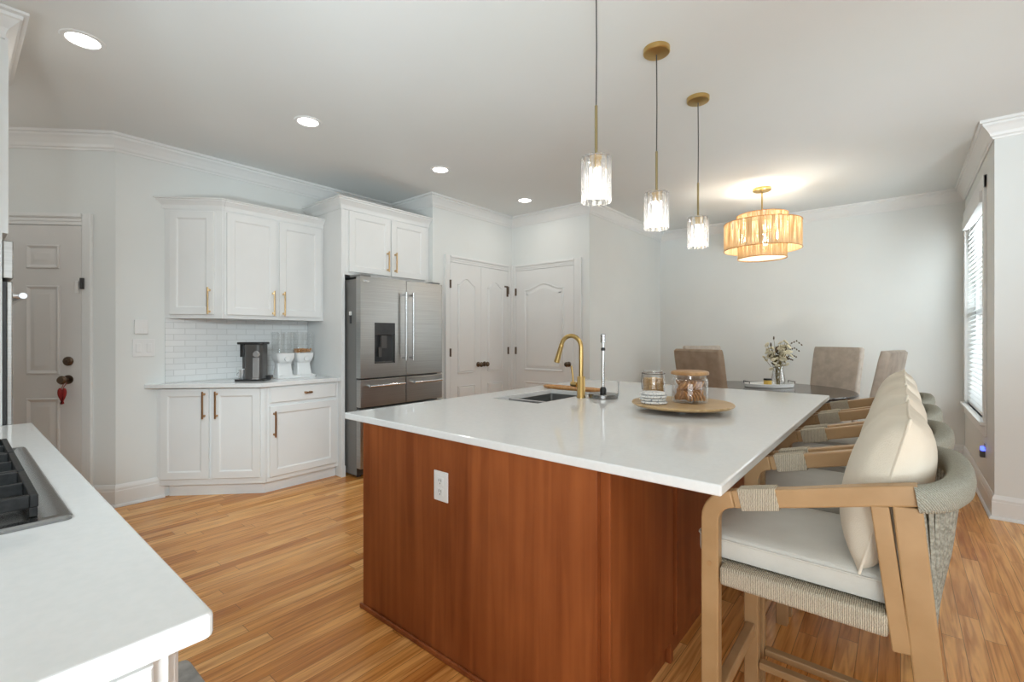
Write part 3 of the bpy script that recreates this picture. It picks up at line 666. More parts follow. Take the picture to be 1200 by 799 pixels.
# wall plates
def plate(parent, F, u, z, w_, h_, th=.006, m='whitepl'):
    return MB(F).prism([(0, 0)], 0, 0) if False else None
Fl = frame((XW, 0), (0, 1))
r_ = thing('light_switch', (XW, .968, 1.19), 'white double rocker switch plate on the wall left of the coffee corner', 'switch')
MB(Fl).box(.899, 1.037, 0.0002, .006, 1.122, 1.258).build('wall_plate', 'whitepl', r_, bev=.002)
for u in (.934, 1.002): MB(Fl).box(u-.016, u+.016, .0062, .012, 1.157, 1.223).build('rocker', 'whitepl', r_, bev=.002)
r_ = thing('thermostat', (XW, .952, 1.35), 'small white wall keypad above the switch plate', 'keypad')
MB(Fl).box(.909, .994, .0002, .020, 1.298, 1.408).build('housing', 'whitepl', r_, bev=.004)
MB(Fl).box(.922, .981, .0202, .022, 1.352, 1.395).build('screen', 'trim', r_)
mb = MB(Fl)
for i in range(3):
    for j in range(3): mb.box(.925+.020*i, .937+.020*i, .0202, .022, 1.308+.013*j, 1.317+.013*j)
mb.build('keys', 'trim', r_)
Fs = frame((XS, 0), (0, 1))
r_ = thing('wall_outlet', (XS, 4.95, 1.15), 'white switch plate on the wall right of the single pantry door', 'switch')
MB(Fs).box(4.93, 5.00, .0002, .006, 1.09, 1.205).build('wall_plate', 'whitepl', r_, bev=.002); MB(Fs).box(4.955, 4.975, .0062, .011, 1.125, 1.17).build('rocker', 'whitepl', r_)
r_ = thing('wall_outlet', (XD, 5.12, .40), 'white outlet plate below the window on the right wall', 'outlet')
MB(Fw).box(-5.16, -5.085, .0002, .006, .345, .46).build('wall_plate', 'whitepl', r_, bev=.002); MB(Fw).box(-5.14, -5.105, .0062, .008, .41, .45).build('socket', 'slot', r_)
r_ = thing('night_light', (XD, 5.12, .37), 'small plug-in night light glowing blue below the window', 'night light')
MB(Fw).box(-5.15, -5.095, .0063, .035, .345, .395).build('housing', 'graphite', r_, bev=.004)
MB(Fw).box(-5.145, -5.10, .0085, .030, .396, .425).build('lamp', 'led', r_, bev=.004)

# ------------------------------------------------------------------ island
IX0, IX1, IY0, IY1 = -1.955, -.690, 1.252, 3.53
Fi = frame((0, IY0), (1, 0)); Fe = frame((IX1, 0), (0, 1))
r_ = thing('island_cabinet', (-1.3, 2.4, 0), 'reddish-brown stained cherry kitchen island cabinet', 'kitchen island')
MB().box(IX0+.02, IX1-.02, IY0+.02, IY1-.02, .09, .66).build('body', 'cherry', r_)
MB().box(IX0+.02, IX0+.04, IY0+.02, IY1-.02, .66, .875).build('back_board', 'cherry', r_); MB().box(IX1-.04, IX1-.02, IY0+.02, IY1-.02, .66, .875).build('front_board', 'cherry', r_)
MB().box(IX0, IX1-.016, IY0, IY0+.02, .0, .875).build('end_panel', 'cherry', r_, bev=.0015)
MB().box(IX0, IX1-.016, IY1-.02, IY1, .0, .875).build('end_panel', 'cherry', r_, bev=.0015)
MB().box(IX0+.03, IX1-.045, IY0+.03, IY1-.03, 0, .09).build('toe_kick', 'cherry', r_)
y = IY0+.026
for k in range(4):
    y1 = y+.545
    mb = MB(Fe); z0, z1 = .10, .872
    relief(mb, rect(y+.004, y1-.030, z0, z1), [(0, -.02), (0, .009), (.004, .012), (.012, .012)]); mb.build('side_panel', 'cherry', r_)
    MB(Fe).box(y1-.024, y1+.004, -.02, .001, .0, .874).build('stile', 'cherry', r_, bev=.002)
    y = y1+.006
MB(Fi).box(IX0-.012, IX1+.002, 0, .014, 0, .022).build('shoe_moulding', 'cherry', r_, bev=.006)
mb = MB(); mb.box(IX1-.04, IX1-.02, IY0+.01, IY1, 0, .095); mb.build('base_rail', 'cherry', r_)
r_ = thing('island_outlet', (-1.403, IY0, .69), 'white duplex outlet on the near end of the wooden island', 'outlet')
MB(Fi).box(-1.443, -1.363, .0002, .006, .626, .744).build('wall_plate', 'whitepl', r_, bev=.002)
for z in (.664, .706):
    s_ = MB(Fi).prism([(0, 0), (0, 0), (0, 0)], 0, 0) if False else MB(Fi).box(-1.419, -1.387, .0062, .009, z-.0155, z+.0155).build('socket', 'whitepl', r_, bev=.004)
    mb = MB(Fi)
    for u in (-1.409, -1.397): mb.box(u-.0012, u+.0012, .0091, .0094, z-.002, z+.009)
    mb.box(-1.405, -1.401, .0091, .0094, z-.011, z-.006); mb.build('slots', 'slot', s_)
# worktop with sink opening
CX0, CX1, CY0, CY1 = -2.096, -.345, 1.238, 3.565
sx0, sx1, sy0, sy1, sdv = -1.90, -1.560, 2.10, 2.72, 2.265
TZ0, TZ1 = .876, .906
def ring(outer, inner, z0, z1, mb):
    n = len(outer); vs = []; fs = []
    for z in (z0, z1): vs += [(*p, z) for p in outer]+[(*p, z) for p in inner]
    for i in range(n):
        j = (i+1) % n; o0, o1 = i, j; i0, i1 = n+i, n+j; T_ = 2*n
        fs += [(o0, o1, i1, i0), (o0+T_, i0+T_, i1+T_, o1+T_), (o0, o0+T_, o1+T_, o1), (i0, i1, i1+T_, i0+T_)]
    mb.add(vs, fs)
mb = MB(); ring([(CX0, CY0), (CX1, CY0), (CX1, CY1), (CX0, CY1)], [(sx0, sy0), (sx1, sy0), (sx1, sy1), (sx0, sy1)], TZ0, TZ1, mb)
tag(mb.build('island_countertop', 'quartz', bev=.005, seg=3), 'white quartz worktop of the island', 'countertop')
r_ = thing('kitchen_sink', ((sx0+sx1)/2, (sy0+sy1)/2, .68), 'stainless double-bowl undermount sink in the island', 'sink')
for k, (a, b_) in enumerate(((sy0-.008, sdv-.0092), (sdv+.0092, sy1+.008))):
    mb = MB(); x0, x1 = sx0-.008, sx1+.008
    o_ = rrect(x0, x1, a, b_, .025); i_ = rrect(x0+.004, x1-.004, a+.004, b_-.004, .022)
    j_ = rrect(x0+.02, x1-.02, a+.02, b_-.02, .02)
    mb.loops([[(*p, z) for p in q] for q, z in ((o_, .875), (o_, .69), (j_, .672), (j_, .676), (i_, .70), (i_, .875))], cap0=False, cap1=False)
    mb.add([(*p, .672) for p in j_], [tuple(range(len(j_)))]); mb.add([(*p, .676) for p in j_], [tuple(range(len(j_)))])
    bw = mb.build('bowl', 'sinksteel', r_, smooth=40)
    MB().lathe(((x0+x1)/2, (a+b_)/2, .6765), [(.035, 0), (.035, .003), (.026, .003), (.001, .001)], 20).build('drain', 'chrome', bw)
MB().box(sx0-.006, sx1+.006, sdv-.009, sdv+.009, .84, .891).build('divider', 'silver', r_, bev=.003)
# faucet
fx0, fy_0 = -1.497, 2.462
r_ = thing('kitchen_faucet', (fx0, fy_0, TZ1), 'tall brushed brass gooseneck faucet at the island sink', 'faucet')
mb = MB(); mb.lathe((fx0, fy_0, TZ1+.0003), [(.027, 0), (.027, .006), (.0245, .010), (.0245, .125), (.021, .130), (.001, .130)], 28); mb.build('base', 'brass', r_, smooth=35)
rad = .072; zt = TZ1+.305
pts = [(fx0, fy_0, TZ1+.13), (fx0, fy_0, TZ1+.22)]
for i in range(15):
    a = PI*(i/14)*.93; pts.append((fx0-rad+rad*math.cos(a), fy_0, zt+rad*math.sin(a)))
mb = MB(); mb.tube(pts, .0135, 16, up=(0, 1, 0)); mb.build('spout', 'brass', r_, smooth=50)
e0 = Vector(pts[-1]); dr = (Vector(pts[-1])-Vector(pts[-2])).normalized()
mb = MB(); mb.tube([e0+dr*q for q in (-.002, .0, .012, .014, .06, .062, .115, .118)], [.0135, .015, .015, .0145, .0160, .0160, .0185, .015], 18, up=(0, 1, 0)); mb.build('spray_head', 'brass', r_, smooth=40)
hz = TZ1+.078
mb = MB(); mb.cyl((fx0-.022, fy_0+.0, hz), (fx0-.075, fy_0+.018, hz), .0165, n=18); hv = mb.build('handle_hub', 'brass', r_, smooth=40)
mb = MB(); mb.tube([(fx0-.066, fy_0+.015, hz+.012), (fx0-.070, fy_0+.017, hz+.05), (fx0-.082, fy_0+.02, hz+.112)], [.006, .0055, .005], 10, up=(0, 1, 0)); mb.build('lever', 'brass', hv, smooth=50)
# oval wooden board at the far end of the sink
mb = MB(); pl = [(-1.765+.245*math.copysign(abs(math.cos(a))**.75, math.cos(a)), 2.790+.062*math.copysign(abs(math.sin(a))**.75, math.sin(a))) for a in [2*PI*i/40 for i in range(40)]]
mb.loops([[(x, y, z) for x, y in offset(pl, d)] for d, z in ((.022, .9062), (.008, .9085), (.0, .920), (0.002, .926), (.010, .9265), (.028, .912))])
tag(mb.build('wooden_tray', 'orangewood', smooth=30), 'long shallow orange wooden tray behind the brass faucet', 'tray')
# paper towel holder
px, py = -1.392, 2.545
r_ = thing('paper_towel_holder', (px, py, TZ1), 'empty chrome paper towel holder standing right of the faucet', 'paper towel holder')
MB().lathe((px, py, TZ1+.0003), [(.086, 0), (.088, .003), (.088, .022), (.085, .026), (.020, .028), (.001, .028)], 40).build('base', 'darksteel', r_, smooth=30)
MB().lathe((px, py, TZ1+.0285), [(.019, 0), (.020, .02), (.017, .03), (.012, .038), (.001, .038)], 20).build('lower_collar', 'black', r_, smooth=30)
MB().lathe((px, py, TZ1+.067), [(.0105, 0), (.0105, .22), (.001, .22)], 18).build('pole', 'chrome', r_, smooth=30)
MB().lathe((px, py, TZ1+.2875), [(.013, 0), (.0135, .010), (.010, .018), (.001, .018)], 18).build('upper_collar', 'black', r_, smooth=30)
MB().lathe((px, py, TZ1+.306), [(.009, 0), (.009, .028), (.0165, .030), (.0165, .044), (.0145, .046), (.0165, .048), (.0165, .062), (.0145, .064), (.0165, .066), (.0165, .078), (.010, .084), (.001, .084)], 20).build('finial', 'chrome', r_, smooth=30)
ax_, ay_ = px+.769*.094, py+.639*.094
mb = MB(); mb.tube([(ax_-.005, ay_-.004, TZ1+.006), (ax_, ay_, TZ1+.010), (ax_, ay_, TZ1+.10)], .005, 8, up=(0, 1, 0)); mb.build('tension_arm', 'chrome', r_, smooth=50)

# lazy susan with jars
lx, ly = -.853, 2.375
r_ = thing('lazy_susan', (lx, ly, TZ1), 'round light-wood lazy Susan board on a dark base on the island', 'serving board')
MB().lathe((lx, ly, TZ1+.0003), [(.105, 0), (.105, .012), (.098, .020), (.001, .020)], 32).build('turntable_base', 'espresso', r_, smooth=30)
bz = TZ1+.0210; bt = bz+.019
MB().lathe((lx, ly, bz), [(.200, 0), (.232, .003), (.244, .010), (.246, .015), (.243, .019), (.001, .019)], 64).build('board', 'boardwood', r_, smooth=30)
def jar(name, x, y, r, h, lab, cat='jar', thick=.003):
    q = thing(name, (x, y, bt), lab, cat)
    mb = MB(); mb.lathe((x, y, bt+.0004), [(r*.9, 0), (r*.99, .006), (r, .018), (r, h*.80), (r*.96, h*.86), (r*.90, h*.90), (r*.90, h*.985), (r*.93, h), (r*.88, h), (r*.86, h*.96), (r*.86, h*.90), (r*.93, h*.84), (r-thick, h*.79), (r-thick, .018), (r*.9, .007), (.001, .006)], 40); mb.build('jar_body', 'glass', q, smooth=35)
    return q
jx, jy = -.822, 2.402
jr = .088; jh = .138
q = jar('cookie_jar', jx, jy, jr, jh, 'wide glass cookie jar with a round wooden lid on the lazy Susan')
mb = MB(); mb.lathe((jx, jy, bt+.0006+jh), [(.076, 0), (.090, .003), (.092, .010), (.090, .017), (.080, .021), (.001, .023)], 40); mb.build('jar_lid', 'cork', q, smooth=30)
tx, ty = jx-.769*.158+.085*(-.639), jy-.639*.158+.085*.769
q = jar('cracker_jar', tx, ty, .058, .155, 'tall glass jar of golden crackers with a wire bail behind the patterned coasters')
mb = MB(); zz = bt+.140; mb.tube([(tx+.059*math.cos(a), ty+.059*math.sin(a), zz) for a in [2*PI*i/28 for i in range(28)]], .0018, 6, closed=True)
mb.build('wire_ring', 'cord', q)
mb = MB(); mb.tube([(tx-.059*.769, ty-.059*.639, zz), (tx-.064*.769, ty-.064*.639, zz-.04), (tx-.0605*.769, ty-.0605*.639, zz-.085)], .0018, 6, up=(0, 1, 0)); mb.build('wire_bail', 'cord', q)
# round crackers in a stack of three columns
def disc(mb, r, h): mb.lathe((0, 0, 0), [(r*.9, 0), (r, h*.25), (r, h*.75), (r*.9, h), (.001, h*1.05)], 16)
mb = MB(); disc(mb, .0215, .0070); ck = mb.build('cracker', 'cracker', smooth=40)
n = 0
for k in range(4):
    a = PI/2*k+.3
    for i in range(13):
        o = ck if n == 0 else copy_tree(ck); n += 1
        o.location = (tx+.0312*math.cos(a), ty+.0312*math.sin(a), bt+.0085+.0083*i); o.rotation_euler = (0, 0, random.random()*6)
        tag(o, 'golden round cracker stacked inside the tall glass jar', 'cracker', 'crackers in the tall jar')
mb = MB(); disc(mb, .0295, .0085); ck = mb.build('cookie', 'cookie', smooth=40)
n = 0
for zc, off, half, tilt, pitch in ((.036, -.043, .046, 64, .0155), (.036, .0, .060, -62, .0155), (.036, .043, .046, 64, .0155), (.086, -.024, .048, -50, .0175), (.086, .024, .048, 52, .0175)):
    cnt = int(2*half/pitch)+1
    for i in range(cnt):
        u = (i-(cnt-1)/2)*pitch
        o = ck if n == 0 else copy_tree(ck); n += 1
        o.location = (jx+.769*u-.639*off, jy+.639*u+.769*off, bt+zc); o.rotation_euler = (0, math.radians(tilt), math.atan2(.639, .769))
        tag(o, 'brown oval cookie inside the wooden-lidded jar', 'cookie', 'cookies in the glass jar')
# crocheted coasters stack
kx, ky = lx-.769*.158+.639*.045, ly-.639*.158-.769*.045
mb = MB()
ls = []
for r0, z in ((.046, 0), (.058, .002), (.063, .0065), (.060, .0115), (.046, .0142)):
    ls.append([((r0+.0022*math.cos(14*a)*(r0 > .055))*math.cos(a), (r0+.0022*math.cos(14*a)*(r0 > .055))*math.sin(a), z) for a in [2*PI*i/84 for i in range(84)]])
mb.loops(ls); co = mb.build('coaster', 'crochet', smooth=50)
for i, (dx, dy, lb) in enumerate(((.004, .0, 'lowest of the white crocheted coasters stacked on the lazy Susan'), (-.004, .003, 'second from the bottom of the stacked white crocheted coasters'), (.003, -.003, 'third from the bottom of the stacked white crocheted coasters'), (-.001, .002, 'topmost of the white crocheted coasters stacked on the lazy Susan'))):
    o = co if i == 0 else copy_tree(co)
    o.location = (kx+dx, ky+dy, bt+.0004+.0148*i); o.rotation_euler = (0, 0, i*.7); tag(o, lb, 'coaster', 'crocheted coasters on the lazy Susan')

# ------------------------------------------------------------------ bar stools
def cushion(mb, c, ex, ey, ez, w_, h_, th, n=18, pinch=.06, pw=2.6):
    """soft square pillow: ex, ey span it, ez is its thickness direction"""
    c, ex, ey, ez = map(Vector, (c, ex, ey, ez)); vs = []; fs = []
    for s_ in (1, -1):
        for j in range(n+1):
            for i in range(n+1):
                a, b_ = 2*i/n-1, 2*j/n-1
                k = max(0, (1-abs(a)**pw)*(1-abs(b_)**pw))**.5
                pu = 1-pinch*(1-b_*b_)*abs(a)**3; pv = 1-pinch*(1-a*a)*abs(b_)**3
                vs.append(c+ex*(a*pu*w_/2)+ey*(b_*pv*h_/2)+ez*(s_*th/2*k))
    m_ = (n+1)**2
    for s_ in (0, 1):
        for j in range(n):
            for i in range(n):
                q = [s_*m_+j*(n+1)+i, s_*m_+j*(n+1)+i+1, s_*m_+(j+1)*(n+1)+i+1, s_*m_+(j+1)*(n+1)+i]
                fs.append(tuple(q if s_ else q[::-1]))
    mb.add(vs, fs)
def stool_build():
    """front of the stool faces -X; origin on the floor under the seat"""
    r_ = thing('bar_stool', (0, 0, 0), 'x', 'bar stool', 'bar stools along the island')
    w2 = .232; th = .036
    for s in (-1, 1):
        y = s*w2
        # bent front leg that runs on into the arm
        pts = [(-.405, y, 0), (-.405, y, .40), (-.405, y, .775)]
        for i in range(1, 9):
            a = PI/2*i/8*.92; pts.append((-.405+.068*(1-math.cos(a)), y, .775+.068*math.sin(a)))
        e_ = Vector(pts[-1])
        lg = MB(); lg.bar(pts, th, .046, up=(0, 1, 0)) if False else lg.sect(pts, lambda i: [(-.023, -th/2), (.023, -th/2), (.023, th/2), (-.023, th/2)], up=(0, 1, 0))
        fl = lg.build('front_leg', 'honey', r_, bev=.004, smooth=40)
        MB().cyl((-.405, y+s*th/2-.001, .655), (-.405, y+s*(th/2+.002), .655), .007, n=12).build('screw_cap', 'cork', fl)
        arm = [(e_.x+.0, y, e_.z), (-.20, y, .877), (-.05, y, .915), (.035, y, .934)]
        MB().sect(arm, lambda i: [(-.023, -th/2), (.023, -th/2), (.023, th/2), (-.023, th/2)], up=(0, 1, 0)).build('armrest', 'honey', r_, bev=.004)
        a0 = Vector((-.328, y, .846)); a1 = Vector((-.240, y, .867))
        MB().sect([a0, a0+(a1-a0)*.02, a0+(a1-a0)*.98, a1], lambda i: [(-.028, -th/2-.005), (.028, -th/2-.005), (.028, th/2+.005), (-.028, th/2+.005)], up=(0, 1, 0)).build('arm_wrap', 'rope', r_, bev=.006, smooth=50)
        # raked rear leg and the shorter brace glued in front of it
        MB().sect([(.095, y, 0), (.048, y, .53), (.012, y, .905)], lambda i: [(-.026, -th/2), (.026, -th/2), (.026, th/2), (-.026, th/2)], up=(0, 1, 0)).build('rear_leg', 'honey', r_, bev=.004)
        MB().sect([(.003, y, .580), (-.036, y, .896)], lambda i: [(-.017, -th/2+.001), (.017, -th/2+.001), (.017, th/2-.001), (-.017, th/2-.001)], up=(0, 1, 0)).build('arm_brace', 'honey', r_, bev=.003)
        MB().box(-.379, -.020, y-.021, y+.021, .604, .656).build('side_rail', 'rope', r_, bev=.009, smooth=50)
        MB().sect([(-.380, y, .13), (.055, y, .13)], lambda i: [(-.012, -.016), (.012, -.016), (.012, .016), (-.012, .016)], up=(0, 1, 0)).build('side_stretcher', 'honey', r_, bev=.003)
    MB().box(-.420, -.390, -w2+.02, w2-.02, .235, .275).build('footrest', 'honey', r_, bev=.004)
    MB().box(-.425, -.390, -w2+.02, w2-.02, .602, .648).build('front_rail', 'honey', r_, bev=.004)
    MB().box(.028, .060, -w2+.02, w2-.02, .602, .648).build('back_rail', 'honey', r_, bev=.004)
    MB().box(-.389, .027, -w2+.022, w2-.022, .625, .654).build('seat_deck', 'rope', r_)
    # barrel back: rope-wrapped rail and hanging cords
    rail = []; nr = 26
    for i in range(nr+1):
        a = -PI/2+PI*i/nr; ca, sa = math.cos(a), math.sin(a)
        rail.append((.026+.086*(abs(ca)**.75), (w2+.006)*math.copysign(abs(sa)**.8, sa), .925+.022*ca))
    MB().sect(rail, lambda i: [(.026*math.copysign(abs(math.cos(q))**.7, math.cos(q)), .030*math.copysign(abs(math.sin(q))**.7, math.sin(q))) for q in [2*PI*j/12 for j in range(12)]]).build('back_rail_wrap', 'greyrope', r_, smooth=60)
    me = None
    for i in range(24):
        f_ = (i+.5)/24; a = -PI/2+PI*f_
        ca, sa = math.cos(a), math.sin(a)
        top = Vector((.026+.082*(abs(ca)**.75), (w2+.004)*math.copysign(abs(sa)**.8, sa), .905+.022*ca))
        bot = Vector((.058+.006*ca, (w2-.02)*(2*f_-1), .622))
        mb = MB(); mb.tube([bot, bot.lerp(top, .5)+Vector((.006*ca, 0, 0)), top], .0054, 6, up=(0, 1, 0)); mb.build('back_cord', 'backcord', r_, smooth=60)
    # seat pad and back pillow
    mb = MB(); prr = lambda d: rrect(-.452, .025, -w2+.024, w2-.024, .03, 4, d)
    mb.loops([[(*p, z) for p in prr(d)] for d, z in ((.012, .657), (.002, .662), (0, .672), (0, .705), (.003, .714), (.014, .722), (.06, .727), (.14, .729))]); sp = mb.build('seat_cushion', 'seatlinen', r_, smooth=50)
    mb = MB(); mb.tube([(*p, .711) for p in prr(-.001)], .0028, 6, closed=True); mb.build('piping', 'seatlinen', sp)
    ln = math.radians(14); ez = Vector((math.cos(ln), 0, -math.sin(ln))); ey = Vector((math.sin(ln), 0, math.cos(ln)))
    c = Vector((-.028, 0, .905))
    mb = MB(); cushion(mb, c, (0, 1, 0), ey, ez, .425, .385, .175, 20, .05, 2.4); pw_ = mb.build('back_pillow', 'linen', r_, smooth=80)
    mb = MB(); seam = []
    for i in range(80):
        k = i/20; sd = int(k); f_ = k-sd; a, b_ = [(2*f_-1, -1), (1, 2*f_-1), (1-2*f_, 1), (-1, 1-2*f_)][sd]
        pu = 1-.05*(1-b_*b_)*abs(a)**3; pv = 1-.05*(1-a*a)*abs(b_)**3
        seam.append(c+Vector((0, 1, 0))*(a*pu*.2125)+ey*(b_*pv*.1925))
    mb.tube(seam, .0032, 6, closed=True, up=tuple(ez)); mb.build('piping', 'linen', pw_)
    return r_
st = stool_build()
labs = ['cream-cushioned wooden bar stool nearest the camera with rope-wrapped arms', 'second bar stool from the camera along the island, its pillow just behind the nearest', 'third bar stool from the camera along the island', 'bar stool farthest from the camera, nearest the dining table']
for i, lb in enumerate(labs):
    o = st if i == 0 else copy_tree(st)
    o.location = (0, 1.590+.553*i, 0); tag(o, lb)

# ------------------------------------------------------------------ dining area
tcx, tcy = -1.09, 5.31
r_ = thing('dining_table', (tcx, tcy, 0), 'round dark glossy dining table under the drum chandelier', 'dining table')
MB().lathe((tcx, tcy, .715), [(.76, 0), (.79, .006), (.80, .018), (.80, .028), (.795, .034), (.001, .035)], 80).build('tabletop', 'espresso', r_, smooth=30)
MB().lathe((tcx, tcy, .64), [(.60, 0), (.60, .0745), (.001, .0745)], 60).build('apron', 'darkleg', r_, smooth=30)
MB().lathe((tcx, tcy, 0), [(.34, 0), (.34, .03), (.30, .05), (.12, .10), (.10, .30), (.13, .55), (.22, .639), (.001, .6395)], 48).build('pedestal', 'darkleg', r_, smooth=40)
def chair_build(m):
    r_ = thing('dining_chair', (0, 0, 0), 'x', 'dining chair', 'dining chairs around the round table')
    # faces +Y (towards the table)
    mb = MB()
    mb.loops([[(*p, z) for p in rrect(-.24, .24, -.22, .27, .03, 4, d)] for d, z in ((.01, .36), (0, .37), (0, .465), (.008, .485), (.03, .495), (.1, .50))]); mb.build('seat', m, r_, smooth=45)
    mb = MB(); ls = []
    for z, yb, t_, hw in ((.365, -.225, .085, .24), (.50, -.235, .085, .242), (.80, -.275, .08, .248), (1.08, -.330, .075, .252), (1.145, -.345, .07, .250), (1.163, -.348, .05, .243)):
        ls.append([(x, yb-t_/2+y+.0, z) for x, y in rrect(-hw, hw, -t_/2, t_/2, .02, 3)])
    mb.loops(ls); bk_ = mb.build('backrest', m, r_, smooth=45)
    for sx_ in (-1, 1):
        MB().sect([(sx_*.21, .23, 0), (sx_*.215, .235, .362)], lambda i: [(-q, -q) for q in (.0,)] if False else [(-.016-.006*i, -.016-.006*i), (.016+.006*i, -.016-.006*i), (.016+.006*i, .016+.006*i), (-.016-.006*i, .016+.006*i)], up=(0, 1, 0)).build('leg', 'darkleg', r_)
        MB().sect([(sx_*.21, -.31, 0), (sx_*.215, -.255, .362)], lambda i: [(-.016-.006*i, -.016-.006*i), (.016+.006*i, -.016-.006*i), (.016+.006*i, .016+.006*i), (-.016-.006*i, .016+.006*i)], up=(0, 1, 0)).build('leg', 'darkleg', r_)
    return r_
def place(o, x, y, face, lb):
    o.location = (x, y, 0); o.rotation_euler = (0, 0, math.atan2(face[1], face[0])-PI/2); tag(o, lb)
c0 = chair_build('chairfab2')
place(c0, -1.268, 4.671, (tcx+1.50, tcy-4.30), 'brown upholstered dining chair with its back turned, just behind the jars')
c1 = chair_build('chairfab')
place(c1, -1.62, 5.80, (.95, -.75), 'pale dining chair mostly hidden behind the brown chair')
c2 = copy_tree(c1); place(c2, -.69, 5.87, (-.45, -.90), 'taupe dining chair on the far side of the table facing the camera')
c3 = copy_tree(c1); place(c3, -.406, 5.017, (-.95, .22), 'taupe dining chair seen side-on at the right end of the table')
# centrepiece
ux, uy = .769, .639
trx, tr_y = -1.06, 5.50; tz = .7502
r_ = thing('serving_tray', (trx, tr_y, tz), 'oval white tray with small black handles on the dining table', 'tray')
ov = [(trx+ux*.245*math.cos(a)-uy*.15*math.sin(a), tr_y+uy*.245*math.cos(a)+ux*.15*math.sin(a)) for a in [2*PI*i/48 for i in range(48)]]
mb = MB(); mb.loops([[(*p, tz+z) for p in offset(ov, d)] for d, z in ((.012, 0), (.0, .004), (-.004, .036), (.004, .038), (.010, .010), (.02, .007))]); mb.build('tray_dish', 'whitepl', r_, smooth=35)
for s in (-1, 1):
    mb = MB(); e = Vector((trx+s*ux*.236, tr_y+s*uy*.236, tz+.0385)); sd = Vector((-uy, ux, 0)); sd = Vector((ux, uy, 0))*.0+Vector((-uy, ux, 0))
    mb.tube([e-sd*.06, e-sd*.06+Vector((0, 0, .022)), e+sd*.06+Vector((0, 0, .022)), e+sd*.06], .004, 8, up=(ux, uy, 0)); mb.build('handle', 'black', r_)
vx, vy = trx+ux*.095, tr_y+uy*.095; vz = tz+.0075
r_ = thing('glass_vase', (vx, vy, vz), 'clear glass vase holding dried flowers on the white tray', 'vase')
mb = MB(); mb.lathe((vx, vy, vz), [(.045, 0), (.062, .02), (.068, .06), (.058, .12), (.048, .17), (.052, .215), (.049, .215), (.045, .17), (.055, .12), (.064, .06), (.058, .022), (.001, .006)], 32); mb.build('vase_wall', 'glass', r_, smooth=40)
bq = thing('dried_bouquet', (vx, vy, vz+.01), 'bunch of dried cream flowers with dark seed pods in the vase', 'bouquet')
rs = random.Random(4)
tips = []
for i in range(30):
    a = rs.uniform(0, 2*PI); R_ = .140*math.sqrt(rs.random()); z = .475-.09*(R_/.14)**2+rs.uniform(-.11, .045)
    tips.append((R_*math.cos(a), R_*math.sin(a), z))
mb0 = None
for i, (x, y, z) in enumerate(tips):
    mb = MB(); b0 = Vector((vx+rs.uniform(-.015, .015), vy+rs.uniform(-.015, .015), vz+.012)); tp = Vector((vx+x, vy+y, vz+z)); mid = b0.lerp(tp, .5)*1.0; mid.x += -.28*x; mid.y += -.28*y
    mb.tube([b0, mid, tp], [.0026, .0022, .0018], 5, up=(0, 1, .1)); mb.build('stem', 'stem', bq)
def flower(kind):
    mb = MB(W(bq))
    if kind == 'blossom':
        for k in range(9):
            a = 2*PI*k/9; c = Vector((.014*math.cos(a), .014*math.sin(a), .004)); mb.sphere(c, .0095, 6, 4, .6)
        mb.sphere((0, 0, .007), .010, 6, 4, .7)
    else: mb.lathe((0, 0, -.02), [(.001, 0), (.008, .008), (.010, .022), (.006, .040), (.001, .05)], 8)
    return mb
b_me = flower('blossom').build('blossom', 'petal', bq); p_me = flower('pod').build('seed_pod', 'pod', bq)
fb = fp_ = True
for i, (x, y, z) in enumerate(tips+[(t_[0]*q+rs.uniform(-.03, .03), t_[1]*q+rs.uniform(-.03, .03), t_[2]-rs.uniform(.02, .13)) for q in (.85, .6) for t_ in tips]):
    pod = i % 5 == 0
    src = p_me if pod else b_me
    if (pod and fp_) or (not pod and fb):
        o = src
        if pod: fp_ = False
        else: fb = False
    else: o = src.copy(); C.objects.link(o)
    o.location = (x, y, z-.01); o.rotation_euler = (rs.uniform(-.9, .9), rs.uniform(-.9, .9), rs.uniform(0, 6)); k = rs.uniform(.8, 1.3); o.scale = (k, k, k)
for j, (dx, dz) in enumerate(((.20, .30), (.23, .36), (.26, .42), (.16, .27))):       # drooping sprays to the right
    mb = MB(); P_ = [Vector((vx+ux*dx*q, vy+uy*dx*q, vz+.20+(dz-.20)*math.sin(q*2.2)*1.25)) for q in (0, .25, .5, .75, 1)]
    mb.tube(P_, .0018, 5, up=(0, 1, .1)); sp = mb.build('spray', 'stem', bq)
    mb = MB()
    for q in (.55, .65, .75, .85, .95):
        i0 = int(q*4); mb.sphere(P_[i0].lerp(P_[min(4, i0+1)], q*4-i0), .007, 6, 4, 1.4)
    mb.build('spray_buds', 'pod', sp)
cxx, cyy = trx-ux*.03-uy*-.03, tr_y-uy*.03-ux*.03
r_ = thing('candle_jar', (cxx, cyy, tz+.0075), 'yellow candle in a glass with a dark lid on the white tray', 'candle')
MB().lathe((cxx, cyy, tz+.0078), [(.036, 0), (.038, .004), (.038, .062), (.034, .064), (.001, .064)], 28).build('wax', 'candle', r_, smooth=35)
MB().lathe((cxx, cyy, tz+.0725), [(.040, 0), (.040, .014), (.036, .018), (.001, .018)], 28).build('lid', 'black', r_, smooth=35)
